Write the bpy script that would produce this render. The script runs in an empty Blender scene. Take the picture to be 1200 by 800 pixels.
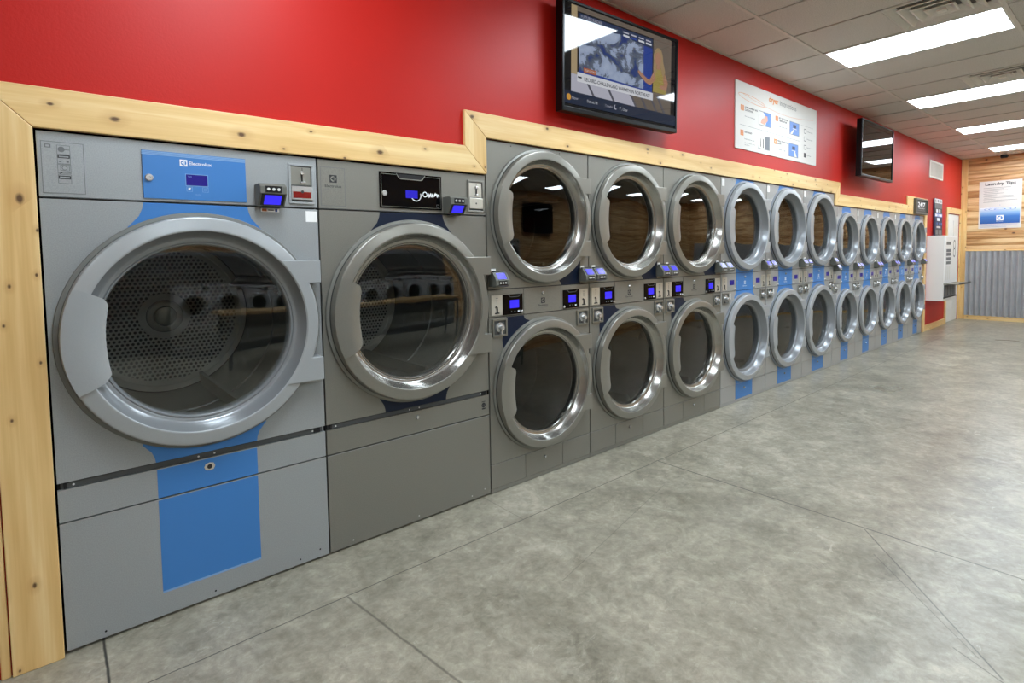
import bpy, bmesh, math, random
from mathutils import Vector, Matrix
R = math.radians
random.seed(7)
SC = bpy.context.scene
COL = SC.collection

# ------------------------------------------------------------------ materials
def lin(c):
    out = []
    for v in c[:3]:
        v = v / 255.0
        out.append(v / 12.92 if v <= 0.04045 else ((v + 0.055) / 1.055) ** 2.4)
    return (out[0], out[1], out[2], 1.0)

MATS = {}
class NT:
    def __init__(self, name):
        m = bpy.data.materials.new(name)
        m.use_nodes = True
        self.m = m
        self.t = m.node_tree
        self.t.nodes.clear()
        self.out = self.t.nodes.new('ShaderNodeOutputMaterial')
        MATS[name] = m
    def n(self, typ, **kw):
        nd = self.t.nodes.new('ShaderNode' + typ)
        ins = kw.pop('ins', {})
        for k, v in kw.items():
            setattr(nd, k, v)
        for k, v in ins.items():
            self.put(nd, k, v)
        return nd
    def put(self, nd, k, v):
        s = nd.inputs[k]
        if isinstance(v, bpy.types.NodeSocket):
            self.t.links.new(v, s)
        else:
            s.default_value = v
    def math(self, op, a, b=None, c=None):
        nd = self.n('Math', operation=op)
        for i, v in enumerate((a, b, c)):
            if v is not None:
                self.put(nd, i, v)
        return nd.outputs[0]
    def vmath(self, op, a, b=None, scale=None):
        nd = self.n('VectorMath', operation=op)
        self.put(nd, 0, a)
        if b is not None:
            self.put(nd, 1, b)
        if scale is not None:
            self.put(nd, 3, scale)
        return nd
    def ramp(self, fac, stops, interp='LINEAR'):
        nd = self.n('ValToRGB')
        cr = nd.color_ramp
        cr.interpolation = interp
        while len(cr.elements) < len(stops):
            cr.elements.new(0.5)
        for e, (p, c) in zip(cr.elements, stops):
            e.position = p
            e.color = c if len(c) == 4 else lin(c)
        self.put(nd, 0, fac)
        return nd.outputs[0]
    def mix(self, fac, a, b, blend='MIX'):
        nd = self.n('Mix', data_type='RGBA', blend_type=blend)
        self.put(nd, 0, fac)
        self.put(nd, 6, a)
        self.put(nd, 7, b)
        return nd.outputs[2]
    def noise(self, vec, scale, detail=3.0, rough=0.5, dist=0.0):
        nd = self.n('TexNoise', ins={'Scale': scale, 'Detail': detail, 'Roughness': rough, 'Distortion': dist})
        if vec is not None:
            self.put(nd, 'Vector', vec)
        return nd.outputs[0]
    def bsdf(self, **ins):
        nd = self.n('BsdfPrincipled')
        for k, v in ins.items():
            self.put(nd, k.replace('_', ' '), v)
        self.t.links.new(nd.outputs[0], self.out.inputs[0])
        return nd
    def bump(self, h, strength=0.2, dist=0.01):
        return self.n('Bump', ins={'Strength': strength, 'Distance': dist, 'Height': h}).outputs[0]

def plain(name, col, rough=0.5, metal=0.0, spec=0.5, speck=0.0, emis=None, estr=0.0, coat=0.0):
    t = NT(name)
    base = lin(col)
    if speck:
        co = t.n('TexCoord').outputs['Object']
        nz = t.noise(co, 260.0, 2.0, 0.6)
        lo = tuple(max(0, c * (1 - speck)) for c in base[:3]) + (1,)
        hi = tuple(min(1, c * (1 + speck)) for c in base[:3]) + (1,)
        base = t.ramp(nz, [(0.3, lo), (0.7, hi)])
    b = t.bsdf(Base_Color=base, Roughness=rough, Metallic=metal)
    t.put(b, 'Specular IOR Level', spec)
    if coat:
        t.put(b, 'Coat Weight', coat)
        t.put(b, 'Coat Roughness', 0.05)
    if emis:
        t.put(b, 'Emission Color', lin(emis))
        t.put(b, 'Emission Strength', estr)
    return t.m

plain('paint_light', (160, 164, 165), 0.34, 0.25, 0.5, 0.10)
plain('paint_silver', (168, 168, 166), 0.34, 0.25, 0.5, 0.06)
plain('paint_dark', (136, 134, 126), 0.36, 0.45, 0.5, 0.12)
plain('door_light', (166, 170, 172), 0.30, 0.2, 0.5, 0.03)
plain('door_silver', (164, 167, 169), 0.27, 0.15, 0.5)
plain('door_dark', (142, 140, 132), 0.30, 0.55, 0.5, 0.05)
plain('dish_light', (150, 154, 157), 0.22, 0.35)
plain('dish_silver', (138, 142, 146), 0.26, 0.25)
plain('dish_dark', (168, 166, 160), 0.20, 0.85)
plain('gasket', (60, 62, 60), 0.5)
plain('gasket_light', (112, 114, 110), 0.45)
plain('gasket_dark', (128, 128, 122), 0.4, 0.4)
plain('gasket_silver', (128, 134, 142), 0.35, 0.2)
plain('accent_blue', (62, 124, 192), 0.36, 0.0, 0.5)
plain('accent_pale', (128, 168, 214), 0.34)
plain('accent_navy', (6, 22, 46), 0.40, 0.0, 0.35)
plain('black_gloss', (4, 5, 8), 0.10, 0.0, 0.15)
plain('black_matte', (16, 16, 17), 0.55)
plain('dark_gap', (10, 10, 10), 0.8)
plain('slot_dark', (66, 68, 68), 0.6)
plain('slot_grey', (84, 86, 86), 0.5, 0.3)
plain('reader_body', (104, 105, 98), 0.42, 0.15)
plain('reader_face', (14, 14, 16), 0.3)
plain('lcd_bright', (18, 12, 120), 0.25, emis=(54, 42, 240), estr=0.40)
plain('lcd_pale', (120, 120, 235), 0.25, emis=(150, 150, 255), estr=0.3)
plain('lcd_mid', (12, 8, 100), 0.25, emis=(34, 22, 200), estr=0.30)
plain('lcd_deep', (12, 8, 84), 0.25, emis=(26, 14, 130), estr=0.25)
plain('button_white', (215, 215, 212), 0.35)
plain('sticker_white', (245, 245, 243), 0.5)
plain('sticker_orange', (196, 110, 60), 0.5)
plain('sticker_blue', (60, 90, 160), 0.5)
plain('steel_plate', (212, 208, 196), 0.3, 0.5)
plain('chrome', (206, 206, 204), 0.25, 0.7)
plain('steel_dull', (150, 150, 142), 0.32, 0.8)
plain('red_window', (120, 22, 20), 0.15)
plain('print_dark', (40, 42, 46), 0.5)
plain('print_grey', (110, 113, 114), 0.5)
plain('print_and_glare_white', (238, 240, 242), 0.5)
plain('drum_side', (40, 42, 41), 0.42, 0.4)
plain('drum_steel', (92, 95, 93), 0.38, 0.4)
plain('drum_dark', (40, 42, 42), 0.5, 0.3)
plain('white_paint', (226, 226, 222), 0.5)
plain('white_box', (232, 232, 230), 0.42)
plain('wall_tan', (205, 190, 165), 0.7)
plain('main_bar', (216, 213, 207), 0.6)
plain('ceiling_bar', (196, 194, 188), 0.5)
plain('vent_metal', (232, 228, 218), 0.45)
plain('louvre_metal', (222, 219, 212), 0.5)
plain('vent_dark', (128, 126, 122), 0.7)
plain('sign_white', (214, 211, 205), 0.5)
plain('sign_orange', (214, 132, 66), 0.5)
plain('sign_black', (40, 40, 40), 0.5)
plain('frame_grey', (84, 84, 76), 0.5)
plain('sign_navy', (26, 38, 72), 0.5)
plain('sign_blue', (92, 132, 200), 0.5)
plain('skin', (214, 160, 138), 0.5)
plain('bulkhead_grey', (58, 56, 54), 0.6)
plain('washer_white', (170, 172, 174), 0.4)
plain('plastic_black', (10, 10, 11), 0.35, 0.0, 0.2)
plain('counter_wood', (196, 160, 108), 0.4)
plain('lint_grey', (100, 104, 110), 0.5)
# light diffuser of the ceiling fixtures
plain('diffuser', (255, 255, 255), 0.5, emis=(255, 255, 255), estr=9.0)
MATS['diffuser'].node_tree.nodes['Principled BSDF'].inputs['Emission Color'].default_value = (0.88, 1.0, 1.10, 1)

def glass_mat(name, tint, base, edge):
    t = NT(name)
    lw = t.n('LayerWeight', ins={'Blend': 0.5}).outputs['Facing']
    f5 = t.math('POWER', lw, 4.0)
    fac = t.math('ADD', t.math('MULTIPLY', f5, edge), base)
    tr = t.n('BsdfTransparent', ins={'Color': tint})
    gl = t.n('BsdfGlossy', ins={'Color': (1, 1, 1, 1), 'Roughness': 0.01})
    mx = t.n('MixShader', ins={0: fac})
    t.t.links.new(tr.outputs[0], mx.inputs[1])
    t.t.links.new(gl.outputs[0], mx.inputs[2])
    t.t.links.new(mx.outputs[0], t.out.inputs[0])
glass_mat('glass_clear', (0.88, 0.89, 0.88, 1), 0.055, 0.7)
glass_mat('glass_tinted', (0.62, 0.63, 0.62, 1), 0.038, 0.62)

def perforated():
    t = NT('drum_perforated')
    co = t.n('TexCoord').outputs['Object']
    s = t.n('SeparateXYZ', ins={0: co})
    P = 0.0235
    def lattice(ox, oz):
        u = t.math('SUBTRACT', t.math('FLOORED_MODULO', t.math('ADD', s.outputs[0], 50 * P + ox), P), P / 2)
        H = P * math.sqrt(3)
        v = t.math('SUBTRACT', t.math('FLOORED_MODULO', t.math('ADD', s.outputs[2], 50 * H + oz), H), H / 2)
        return t.math('SQRT', t.math('ADD', t.math('MULTIPLY', u, u), t.math('MULTIPLY', v, v)))
    dmin = t.math('MINIMUM', lattice(0, 0), lattice(P / 2, P * math.sqrt(3) / 2))
    hole = t.math('LESS_THAN', dmin, 0.0073)
    r = t.math('SQRT', t.math('ADD', t.math('MULTIPLY', s.outputs[0], s.outputs[0]), t.math('MULTIPLY', s.outputs[2], s.outputs[2])))
    ring = t.math('MULTIPLY', t.math('LESS_THAN', r, 0.362), t.math('GREATER_THAN', r, 0.125))
    hole = t.math('MULTIPLY', hole, ring)
    c = t.mix(hole, lin((206, 205, 198)), lin((8, 8, 8)))
    b = t.bsdf(Base_Color=c, Roughness=0.4, Metallic=t.math('MULTIPLY', t.math('SUBTRACT', 1.0, hole), 0.2))
perforated()

def wood(name, planks=0.0, tone=((206, 156, 98), (229, 190, 133), (244, 216, 166)), knot=1.0, along=0, knot_scale=6.5):
    t = NT(name)
    co = t.n('TexCoord').outputs['Object']
    rnd = t.n('ObjectInfo').outputs['Random']
    s = t.n('SeparateXYZ', ins={0: co})
    x, y, z = s.outputs
    if planks:
        pid = t.math('FLOOR', t.math('DIVIDE', z, planks))
        wn = t.n('TexWhiteNoise', noise_dimensions='1D', ins={'W': pid})
        rv = wn.outputs['Value']
        xx = t.math('ADD', x, t.math('MULTIPLY', rv, 37.0))
        zz = t.math('ADD', z, t.math('MULTIPLY', rv, 9.0))
    else:
        rv = rnd
        xx = t.math('ADD', x, t.math('MULTIPLY', rnd, 61.0))
        zz = t.math('ADD', z, t.math('MULTIPLY', rnd, 17.0))
    v1 = t.n('CombineXYZ', ins={0: t.math('MULTIPLY', xx, 0.9), 1: y, 2: t.math('MULTIPLY', zz, 14.0)}).outputs[0]
    broad = t.noise(v1, 1.0, 3.0, 0.5, 0.6)
    v2 = t.n('CombineXYZ', ins={0: t.math('MULTIPLY', xx, 3.0), 1: y, 2: t.math('MULTIPLY', zz, 120.0)}).outputs[0]
    fine = t.noise(v2, 1.0, 3.0, 0.55, 0.4)
    # knots
    kv = t.n('CombineXYZ', ins={0: t.math('MULTIPLY', xx, knot_scale), 1: t.math('MULTIPLY', zz, knot_scale * 1.6), 2: 0.0}).outputs[0]
    vo = t.n('TexVoronoi', feature='F1', voronoi_dimensions='2D', ins={'Scale': 1.0, 'Randomness': 0.9, 'Vector': kv})
    keep = t.math('GREATER_THAN', t.n('SeparateColor', ins={0: vo.outputs['Color']}).outputs[0], 0.58)
    size = t.math('ADD', 0.55, t.math('MULTIPLY', t.n('SeparateColor', ins={0: vo.outputs['Color']}).outputs[1], 1.3))
    wob = t.math('ADD', t.math('MULTIPLY', vo.outputs['Distance'], size), t.math('MULTIPLY', t.math('SUBTRACT', fine, 0.5), 0.06))
    km = t.n('MapRange', ins={0: wob, 1: 0.035, 2: 0.085, 3: 0.9, 4: 0.0})
    kmask = t.math('MULTIPLY', t.math('MULTIPLY', km.outputs[0], keep), knot)
    halo = t.n('MapRange', ins={0: wob, 1: 0.08, 2: 0.26, 3: 0.30, 4: 0.0})
    hmask = t.math('MULTIPLY', t.math('MULTIPLY', halo.outputs[0], keep), knot)
    f = t.math('ADD', t.math('MULTIPLY', broad, 0.75), t.math('MULTIPLY', fine, 0.25))
    if planks:
        f = t.math('ADD', t.math('MULTIPLY', t.math('SUBTRACT', f, 0.5), 1.5), t.math('ADD', t.math('MULTIPLY', t.math('SUBTRACT', rv, 0.5), 0.26), 0.52))
    c = t.ramp(f, [(0.28, tone[0]), (0.5, tone[1]), (0.68, tone[2])])
    c = t.mix(hmask, c, lin((176, 118, 62)))
    c = t.mix(kmask, c, lin((70, 40, 20)))
    b = t.bsdf(Base_Color=c, Roughness=0.42)
    t.put(b, 'Normal', t.bump(fine, 0.08, 0.003))
wood('pine_trim', 0.0, ((214, 172, 106), (231, 194, 132), (243, 216, 160)))
wood('pine_planks', 0.135, ((158, 110, 64), (204, 160, 108), (228, 196, 148)), 1.0, knot_scale=2.6)

def wall_paint():
    t = NT('red_paint')
    co = t.n('TexCoord').outputs['Object']
    nz = t.noise(co, 90.0, 3.0, 0.6)
    big = t.noise(co, 1.3, 2.0, 0.5)
    c = t.ramp(big, [(0.3, (178, 24, 14)), (0.7, (187, 28, 18))])
    b = t.bsdf(Base_Color=c, Roughness=0.46)
    t.put(b, 'Specular IOR Level', 0.26)
    t.put(b, 'Normal', t.bump(nz, 0.12, 0.004))
wall_paint()

def ceiling_tile():
    t = NT('ceiling_tile')
    co = t.n('TexCoord').outputs['Object']
    nz = t.noise(co, 140.0, 3.0, 0.7)
    c = t.ramp(nz, [(0.35, (188, 186, 180)), (0.6, (222, 220, 215))])
    b = t.bsdf(Base_Color=c, Roughness=0.9)
    t.put(b, 'Normal', t.bump(nz, 0.3, 0.004))
ceiling_tile()

def concrete():
    t = NT('concrete')
    co = t.n('TexCoord').outputs['Object']
    n1 = t.noise(co, 0.7, 4.0, 0.55, 0.3)
    n2 = t.noise(co, 3.2, 9.0, 0.70, 0.5)
    n3 = t.noise(co, 22.0, 6.0, 0.72, 0.4)
    n4 = t.noise(t.vmath('ADD', co, (7.3, 2.1, 0)).outputs[0], 6.5, 9.0, 0.74, 0.7)
    n5 = t.noise(t.vmath('MULTIPLY', co, (1.0, 2.2, 1.0)).outputs[0], 9.0, 8.0, 0.74, 1.2)
    n6 = t.noise(t.vmath('ADD', co, (3.3, 9.1, 0)).outputs[0], 1.7, 5.0, 0.6, 0.8)
    f = t.math('ADD', t.math('MULTIPLY', n1, 0.26), t.math('ADD', t.math('MULTIPLY', n2, 0.40), t.math('MULTIPLY', n3, 0.34)))
    c = t.ramp(f, [(0.36, (106, 102, 88)), (0.45, (136, 131, 115)), (0.54, (160, 154, 137)), (0.64, (192, 185, 167))])
    pl = t.n('MapRange', ins={0: n4, 1: 0.52, 2: 0.72, 3: 0.0, 4: 0.52}).outputs[0]
    c = t.mix(pl, c, lin((204, 199, 181)))
    pl2 = t.n('MapRange', ins={0: n5, 1: 0.60, 2: 0.74, 3: 0.0, 4: 0.65}).outputs[0]
    c = t.mix(pl2, c, lin((216, 211, 195)))
    dk = t.n('MapRange', ins={0: n4, 1: 0.47, 2: 0.28, 3: 0.0, 4: 0.42}).outputs[0]
    c = t.mix(dk, c, lin((92, 88, 76)))
    dk2 = t.n('MapRange', ins={0: n6, 1: 0.52, 2: 0.30, 3: 0.0, 4: 0.35}).outputs[0]
    c = t.mix(dk2, c, lin((104, 100, 88)))
    wv = t.math('MULTIPLY', t.math('SUBTRACT', t.noise(co, 9.0, 3.0, 0.6), 0.5), 0.012)
    sx = t.n('SeparateXYZ', ins={0: co})
    flat = t.n('CombineXYZ', ins={0: t.math('ADD', sx.outputs[0], wv), 1: t.math('ADD', sx.outputs[1], wv), 2: 0.0}).outputs[0]
    total = None
    segs = [((-3, -.362), (14.2, -.362), .0035, .75), ((3.2, -.36), (3.2, -6.4), .006, .7), ((.93, -.37), (1.10, -1.7), .006, .5),
            ((.112, .05), (.109, -.36), .006, .95), ((1.946, .0), (1.946, -.36), .003, .4), ((3.2, 0), (3.2, -.36), .003, .4),
            ((3.185, -1.631), (2.40, -2.27), .004, .6), ((2.95, -1.74), (2.46, -2.2), .003, .45), ((2.46, -2.13), (2.2, -2.6), .003, .6),
            ((8.1, 0), (8.1, -6.4), .005, .5), ((1.7, -.9), (2.9, -.62), .003, .3)]
    for (a, bb, w, st) in segs:
        d = (bb[0] - a[0], bb[1] - a[1], 0)
        L2 = d[0] ** 2 + d[1] ** 2
        pa = t.vmath('SUBTRACT', flat, (a[0], a[1], 0)).outputs[0]
        h = t.math('DIVIDE', t.vmath('DOT_PRODUCT', pa, d).outputs['Value'], L2)
        h = t.n('Clamp', ins={0: h}).outputs[0]
        sc = t.vmath('SCALE', d, scale=h).outputs[0]
        dist = t.vmath('LENGTH', t.vmath('SUBTRACT', pa, sc).outputs[0]).outputs['Value']
        m = t.n('MapRange', ins={0: dist, 1: w * 0.35, 2: w * 1.15, 3: min(1, st * 1.15), 4: 0.0}).outputs[0]
        total = m if total is None else t.math('MAXIMUM', total, m)
    c = t.mix(total, c, lin((62, 60, 54)))
    rg = t.n('MapRange', ins={0: n1, 1: 0.3, 2: 0.7, 3: 0.27, 4: 0.33}).outputs[0]
    b = t.bsdf(Base_Color=c, Roughness=rg)
    t.put(b, 'Specular IOR Level', 0.34)
    t.put(b, 'Normal', t.bump(t.math('SUBTRACT', n3, total), 0.05, 0.01))
concrete()

def galvanised():
    t = NT('galvanised')
    co = t.n('TexCoord').outputs['Object']
    c = t.ramp(t.noise(co, 6.0, 3.0, 0.5), [(0.3, (176, 178, 181)), (0.7, (186, 188, 191))])
    t.bsdf(Base_Color=c, Roughness=0.42, Metallic=0.25)
galvanised()

def weather():
    t = NT('screen_map')
    co = t.n('TexCoord').outputs['Object']
    n = t.noise(t.vmath('MULTIPLY', co, (5.0, 0.0, 7.0)).outputs[0], 1.0, 7.0, 0.62, 0.5)
    c = t.ramp(n, [(0.36, (26, 52, 120)), (0.42, (40, 66, 130)), (0.45, (84, 96, 116)), (0.49, (104, 114, 132)), (0.51, (160, 176, 206)), (0.66, (186, 200, 226)), (0.70, (44, 84, 62))])
    b = t.bsdf(Base_Color=(0.004, 0.004, 0.005, 1), Roughness=0.04)
    t.put(b, 'Emission Color', c)
    t.put(b, 'Emission Strength', 0.23)
weather()
def screen_colour(name, col, st=0.22):
    t = NT(name)
    b = t.bsdf(Base_Color=(0.004, 0.004, 0.005, 1), Roughness=0.04)
    t.put(b, 'Emission Color', lin(col))
    t.put(b, 'Emission Strength', st)
for nm, cl in {'screen_room': (120, 108, 96), 'screen_pale': (200, 200, 215), 'screen_white': (235, 238, 245), 'screen_navy': (30, 44, 70), 'screen_blue': (36, 70, 160),
               'screen_head': (40, 58, 92), 'screen_orange': (190, 110, 70), 'screen_text': (22, 26, 40), 'screen_hair': (176, 150, 110), 'screen_skin': (190, 140, 112),
               'screen_dress': (178, 160, 84), 'screen_beam': (92, 92, 104), 'screen_black': (3, 3, 4), 'screen_tan': (190, 168, 130), 'screen_sun': (230, 170, 70)}.items():
    screen_colour(nm, cl)
plain('screen_off', (3, 3, 4), 0.03)

def water_print():
    t = NT('poster_water')
    co = t.n('TexCoord').outputs['Object']
    z = t.n('SeparateXYZ', ins={0: co}).outputs[2]
    f = t.n('MapRange', ins={0: z, 1: 1.90, 2: 2.22, 3: 0.0, 4: 1.0}).outputs[0]
    c = t.ramp(f, [(0.0, (40, 88, 160)), (0.45, (62, 118, 190)), (0.7, (140, 178, 220)), (1.0, (236, 238, 242))])
    t.bsdf(Base_Color=c, Roughness=0.4)
water_print()

# ------------------------------------------------------------------ mesh builder
TXT = {}
def text_geo(body, bold=0.0):
    key = (body, bold)
    if key in TXT:
        return TXT[key]
    cu = bpy.data.curves.new('tmp', 'FONT')
    cu.body = body
    cu.size = 1.0
    cu.offset = bold
    cu.resolution_u = 2
    ob = bpy.data.objects.new('tmp', cu)
    COL.objects.link(ob)
    dg = bpy.context.evaluated_depsgraph_get()
    me = bpy.data.meshes.new_from_object(ob.evaluated_get(dg))
    vs = [(v.co.x, v.co.y) for v in me.vertices]
    fs = [tuple(p.vertices) for p in me.polygons]
    bpy.data.objects.remove(ob)
    bpy.data.curves.remove(cu)
    bpy.data.meshes.remove(me)
    xs = [v[0] for v in vs]
    ys = [v[1] for v in vs]
    TXT[key] = (vs, fs, min(xs), max(xs), min(ys), max(ys))
    return TXT[key]

class MB:
    """Collects faces; x right, z up, y into the wall (so the viewer is at -y)."""
    def __init__(self):
        self.v, self.f, self.mi, self.mats = [], [], [], []
    def mat(self, m):
        if m not in self.mats:
            self.mats.append(m)
        return self.mats.index(m)
    def add(self, vs, fs, m):
        o = len(self.v)
        self.v += [tuple(q) for q in vs]
        k = self.mat(m)
        for f in fs:
            self.f.append(tuple(i + o for i in f))
            self.mi.append(k)
        return self
    def box(self, x0, x1, y0, y1, z0, z1, m):
        vs = [(x, y, z) for x in (x0, x1) for y in (y0, y1) for z in (z0, z1)]
        return self.add(vs, [(0, 1, 3, 2), (4, 6, 7, 5), (0, 4, 5, 1), (2, 3, 7, 6), (0, 2, 6, 4), (1, 5, 7, 3)], m)
    def poly(self, pts, y, m):
        return self.add([(p[0], y, p[1]) for p in pts], [tuple(range(len(pts)))], m)
    def rect(self, x0, x1, z0, z1, y, m):
        return self.poly([(x0, z0), (x1, z0), (x1, z1), (x0, z1)], y, m)
    def frame(self, x0, x1, z0, z1, w, y, m):
        for a in ((x0, x1, z0, z0 + w), (x0, x1, z1 - w, z1), (x0, x0 + w, z0 + w, z1 - w), (x1 - w, x1, z0 + w, z1 - w)):
            self.rect(*a, y, m)
        return self
    def prism(self, pts, y0, y1, m):
        n = len(pts)
        vs = [(p[0], y0, p[1]) for p in pts] + [(p[0], y1, p[1]) for p in pts]
        fs = [tuple(range(n)), tuple(range(2 * n - 1, n - 1, -1))]
        fs += [(i, i + n, (i + 1) % n + n, (i + 1) % n) for i in range(n)]
        return self.add(vs, fs, m)
    def prism_x(self, pts, x0, x1, m):          # pts are (y, z)
        n = len(pts)
        vs = [(x0, p[0], p[1]) for p in pts] + [(x1, p[0], p[1]) for p in pts]
        fs = [tuple(range(n)), tuple(range(2 * n - 1, n - 1, -1))]
        fs += [(i, i + n, (i + 1) % n + n, (i + 1) % n) for i in range(n)]
        return self.add(vs, fs, m)
    def lathe(self, prof, cx, cz, m, n=64, a0=0.0, a1=None):
        full = a1 is None
        k = n if full else n + 1
        sp = (2 * math.pi if full else a1 - a0) / n
        vs, fs = [], []
        for i in range(k):
            a = a0 + sp * i
            for (r, y) in prof:
                vs.append((cx + r * math.cos(a), y, cz + r * math.sin(a)))
        L = len(prof)
        for i in range(n):
            j = (i + 1) % k
            for q in range(L - 1):
                fs.append((i * L + q, i * L + q + 1, j * L + q + 1, j * L + q))
        return self.add(vs, fs, m)
    def disc(self, cx, cz, r, y, m, n=32, rx=None):
        rx = rx or r
        return self.poly([(cx + rx * math.cos(2 * math.pi * i / n), cz + r * math.sin(2 * math.pi * i / n)) for i in range(n)], y, m)
    def ring(self, cx, cz, r0, r1, y, m, n=32, sq=1.0):
        vs, fs = [], []
        for i in range(n):
            a = 2 * math.pi * i / n
            for r in (r0, r1):
                vs.append((cx + r * math.cos(a), y, cz + r * sq * math.sin(a)))
        for i in range(n):
            j = (i + 1) % n
            fs.append((2 * i, 2 * i + 1, 2 * j + 1, 2 * j))
        return self.add(vs, fs, m)
    def cyl(self, cx, cz, r, y0, y1, m, n=20):
        self.prism([(cx + r * math.cos(2 * math.pi * i / n), cz + r * math.sin(2 * math.pi * i / n)) for i in range(n)], y0, y1, m)
        return self
    def panel_hole(self, x0, x1, z0, z1, cx, cz, r, y, t, m, n=72):
        angs = [2 * math.pi * i / n for i in range(n)]
        angs += [math.atan2(z - cz, x - cx) % (2 * math.pi) for x in (x0, x1) for z in (z0, z1)]
        angs = sorted(set(round(a, 6) for a in angs))
        inner, outer = [], []
        for a in angs:
            c, s = math.cos(a), math.sin(a)
            ts = []
            if c > 1e-9: ts.append((x1 - cx) / c)
            if c < -1e-9: ts.append((x0 - cx) / c)
            if s > 1e-9: ts.append((z1 - cz) / s)
            if s < -1e-9: ts.append((z0 - cz) / s)
            q = min(v for v in ts if v > 0)
            q = max(q, r + 1e-4)
            inner.append((cx + r * c, cz + r * s))
            outer.append((cx + q * c, cz + q * s))
        k = len(angs)
        vs = [(p[0], y, p[1]) for p in inner] + [(p[0], y, p[1]) for p in outer] + [(p[0], y + t, p[1]) for p in outer] + [(p[0], y + t, p[1]) for p in inner]
        fs = []
        for i in range(k):
            j = (i + 1) % k
            fs += [(i, j, k + j, k + i), (k + i, k + j, 2 * k + j, 2 * k + i), (i, 3 * k + i, 3 * k + j, j)]
        return self.add(vs, fs, m)
    def text(self, body, x, z, h, y, m, align='L', width=None, bold=0.0, slope=0.0):
        """cap height h, baseline at z"""
        vs, fs, a, b, c, d = text_geo(body, bold)
        s = h / 0.70
        sx = s if width is None else width / (b - a)
        ox = {'L': x - a * sx, 'C': x - (a + b) / 2 * sx, 'R': x - b * sx}[align]
        self.add([(ox + p[0] * sx, y, z + p[1] * s + slope * p[0] * sx) for p in vs], fs, m)
        return self
    def logo(self, x, z, s, y, fg, bg):
        """square badge: ring with a wedge and a bar inside"""
        self.rect(x, x + s, z, z + s, y, fg)
        cx, cz = x + s / 2, z + s / 2
        self.disc(cx, cz, s * .37, y - .0004, bg, 28)
        self.poly([(cx - s * .30, cz), (cx + s * .06, cz - s * .26), (cx + s * .06, cz + s * .26)], y - .0008, fg)
        self.poly([(cx + s * .10, cz - s * .35), (cx + s * .17, cz - s * .33), (cx + s * .17, cz + s * .33), (cx + s * .10, cz + s * .35)], y - .0008, fg)
        return self
    def build(self, name, parent=None, loc=(0, 0, 0), rotz=0.0, smooth=False, bevel=0.0, origin=None):
        me = bpy.data.meshes.new(name)
        vs = self.v
        if origin:
            vs = [(p[0] - origin[0], p[1] - origin[1], p[2] - origin[2]) for p in vs]
            loc = origin
        me.from_pydata(vs, [], self.f)
        for m in self.mats:
            me.materials.append(MATS[m])
        me.polygons.foreach_set('material_index', self.mi)
        bm = bmesh.new()
        bm.from_mesh(me)
        bmesh.ops.recalc_face_normals(bm, faces=bm.faces)
        bm.to_mesh(me)
        bm.free()
        if smooth:
            me.polygons.foreach_set('use_smooth', [True] * len(me.polygons))
            me.set_sharp_from_angle(angle=R(38))
        ob = bpy.data.objects.new(name, me)
        ob.location = loc
        ob.rotation_euler = (0, 0, rotz)
        COL.objects.link(ob)
        if parent is not None:
            ob.parent = parent
        if bevel:
            md = ob.modifiers.new('Bevel', 'BEVEL')
            md.width = bevel
            md.segments = 2
            md.limit_method = 'ANGLE'
            md.angle_limit = R(40)
        return ob

def empty(name, loc=(0, 0, 0), rotz=0.0):
    o = bpy.data.objects.new(name, None)
    o.location = loc
    o.rotation_euler = (0, 0, rotz)
    o.empty_display_size = 0.1
    COL.objects.link(o)
    return o
def tag(o, label, cat, group=None):
    o['label'] = label
    o['category'] = cat
    if group:
        o['group'] = group
    return o
def struct(o):
    o['kind'] = 'structure'
    return o
def kids(o):
    return [c for c in COL.objects if c.parent == o]
def copy_tree(o, parent=None):
    c = o.copy()
    COL.objects.link(c)
    c.parent = parent
    for ch in kids(o):
        copy_tree(ch, c)
    return c

# ------------------------------------------------------------------ dimensions (metres)
XC, ZC = 14.21, 3.213            # far wall, ceiling
YF = -6.4                        # wall opposite the dryers
XL = -3.2                        # wall behind the viewer's left

# ------------------------------------------------------------------ setting
f = MB().box(XL, XC, YF, 1.3, -0.1, 0.0, 'concrete')
struct(f.build('floor'))

# red wall with the notch for the machines (all one prism)
w = MB()
out = [(XL, 0), (-.02, 0), (-.02, 1.95), (1.98, 1.95), (1.98, 2.16), (7.45, 2.16), (7.45, 2.02), (11.474, 2.02), (11.474, 0),
       (13.10, 0), (13.10, 2.10), (14.10, 2.10), (14.10, 0), (XC, 0), (XC, ZC + .1), (XL, ZC + .1)]
w.prism(out, 0.0, 0.14, 'red_paint')
struct(w.build('wall_back'))
w = MB().box(XL - .1, XL, YF, 1.3, 0, ZC + .1, 'wall_tan')
struct(w.build('wall_left'))

def plank_wall(width, height, h, x0=0.0):
    """horizontal rounded log-siding boards, facing -y"""
    prof = []
    k = 0
    while k * h < height - 0.001:
        for q, d in ((0.0, .002), (.06, -.010), (.2, -.014), (.5, -.016), (.8, -.014), (.94, -.010)):
            z = (k + q) * h
            if z < height:
                prof.append((d, z))
        k += 1
    prof.append((0.0, height))
    prof += [(.08, height), (.08, 0.0)]
    return MB().prism_x(prof, x0, width, 'pine_planks')
wr = plank_wall(-YF, ZC + .1, .135)
struct(wr.build('wall_right', loc=(XC + .016, 0, 0), rotz=-math.pi / 2))
wf = plank_wall(XC - XL, ZC + .1, .135)
struct(wf.build('wall_front', loc=(XC, YF - .016, 0), rotz=math.pi))

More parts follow.
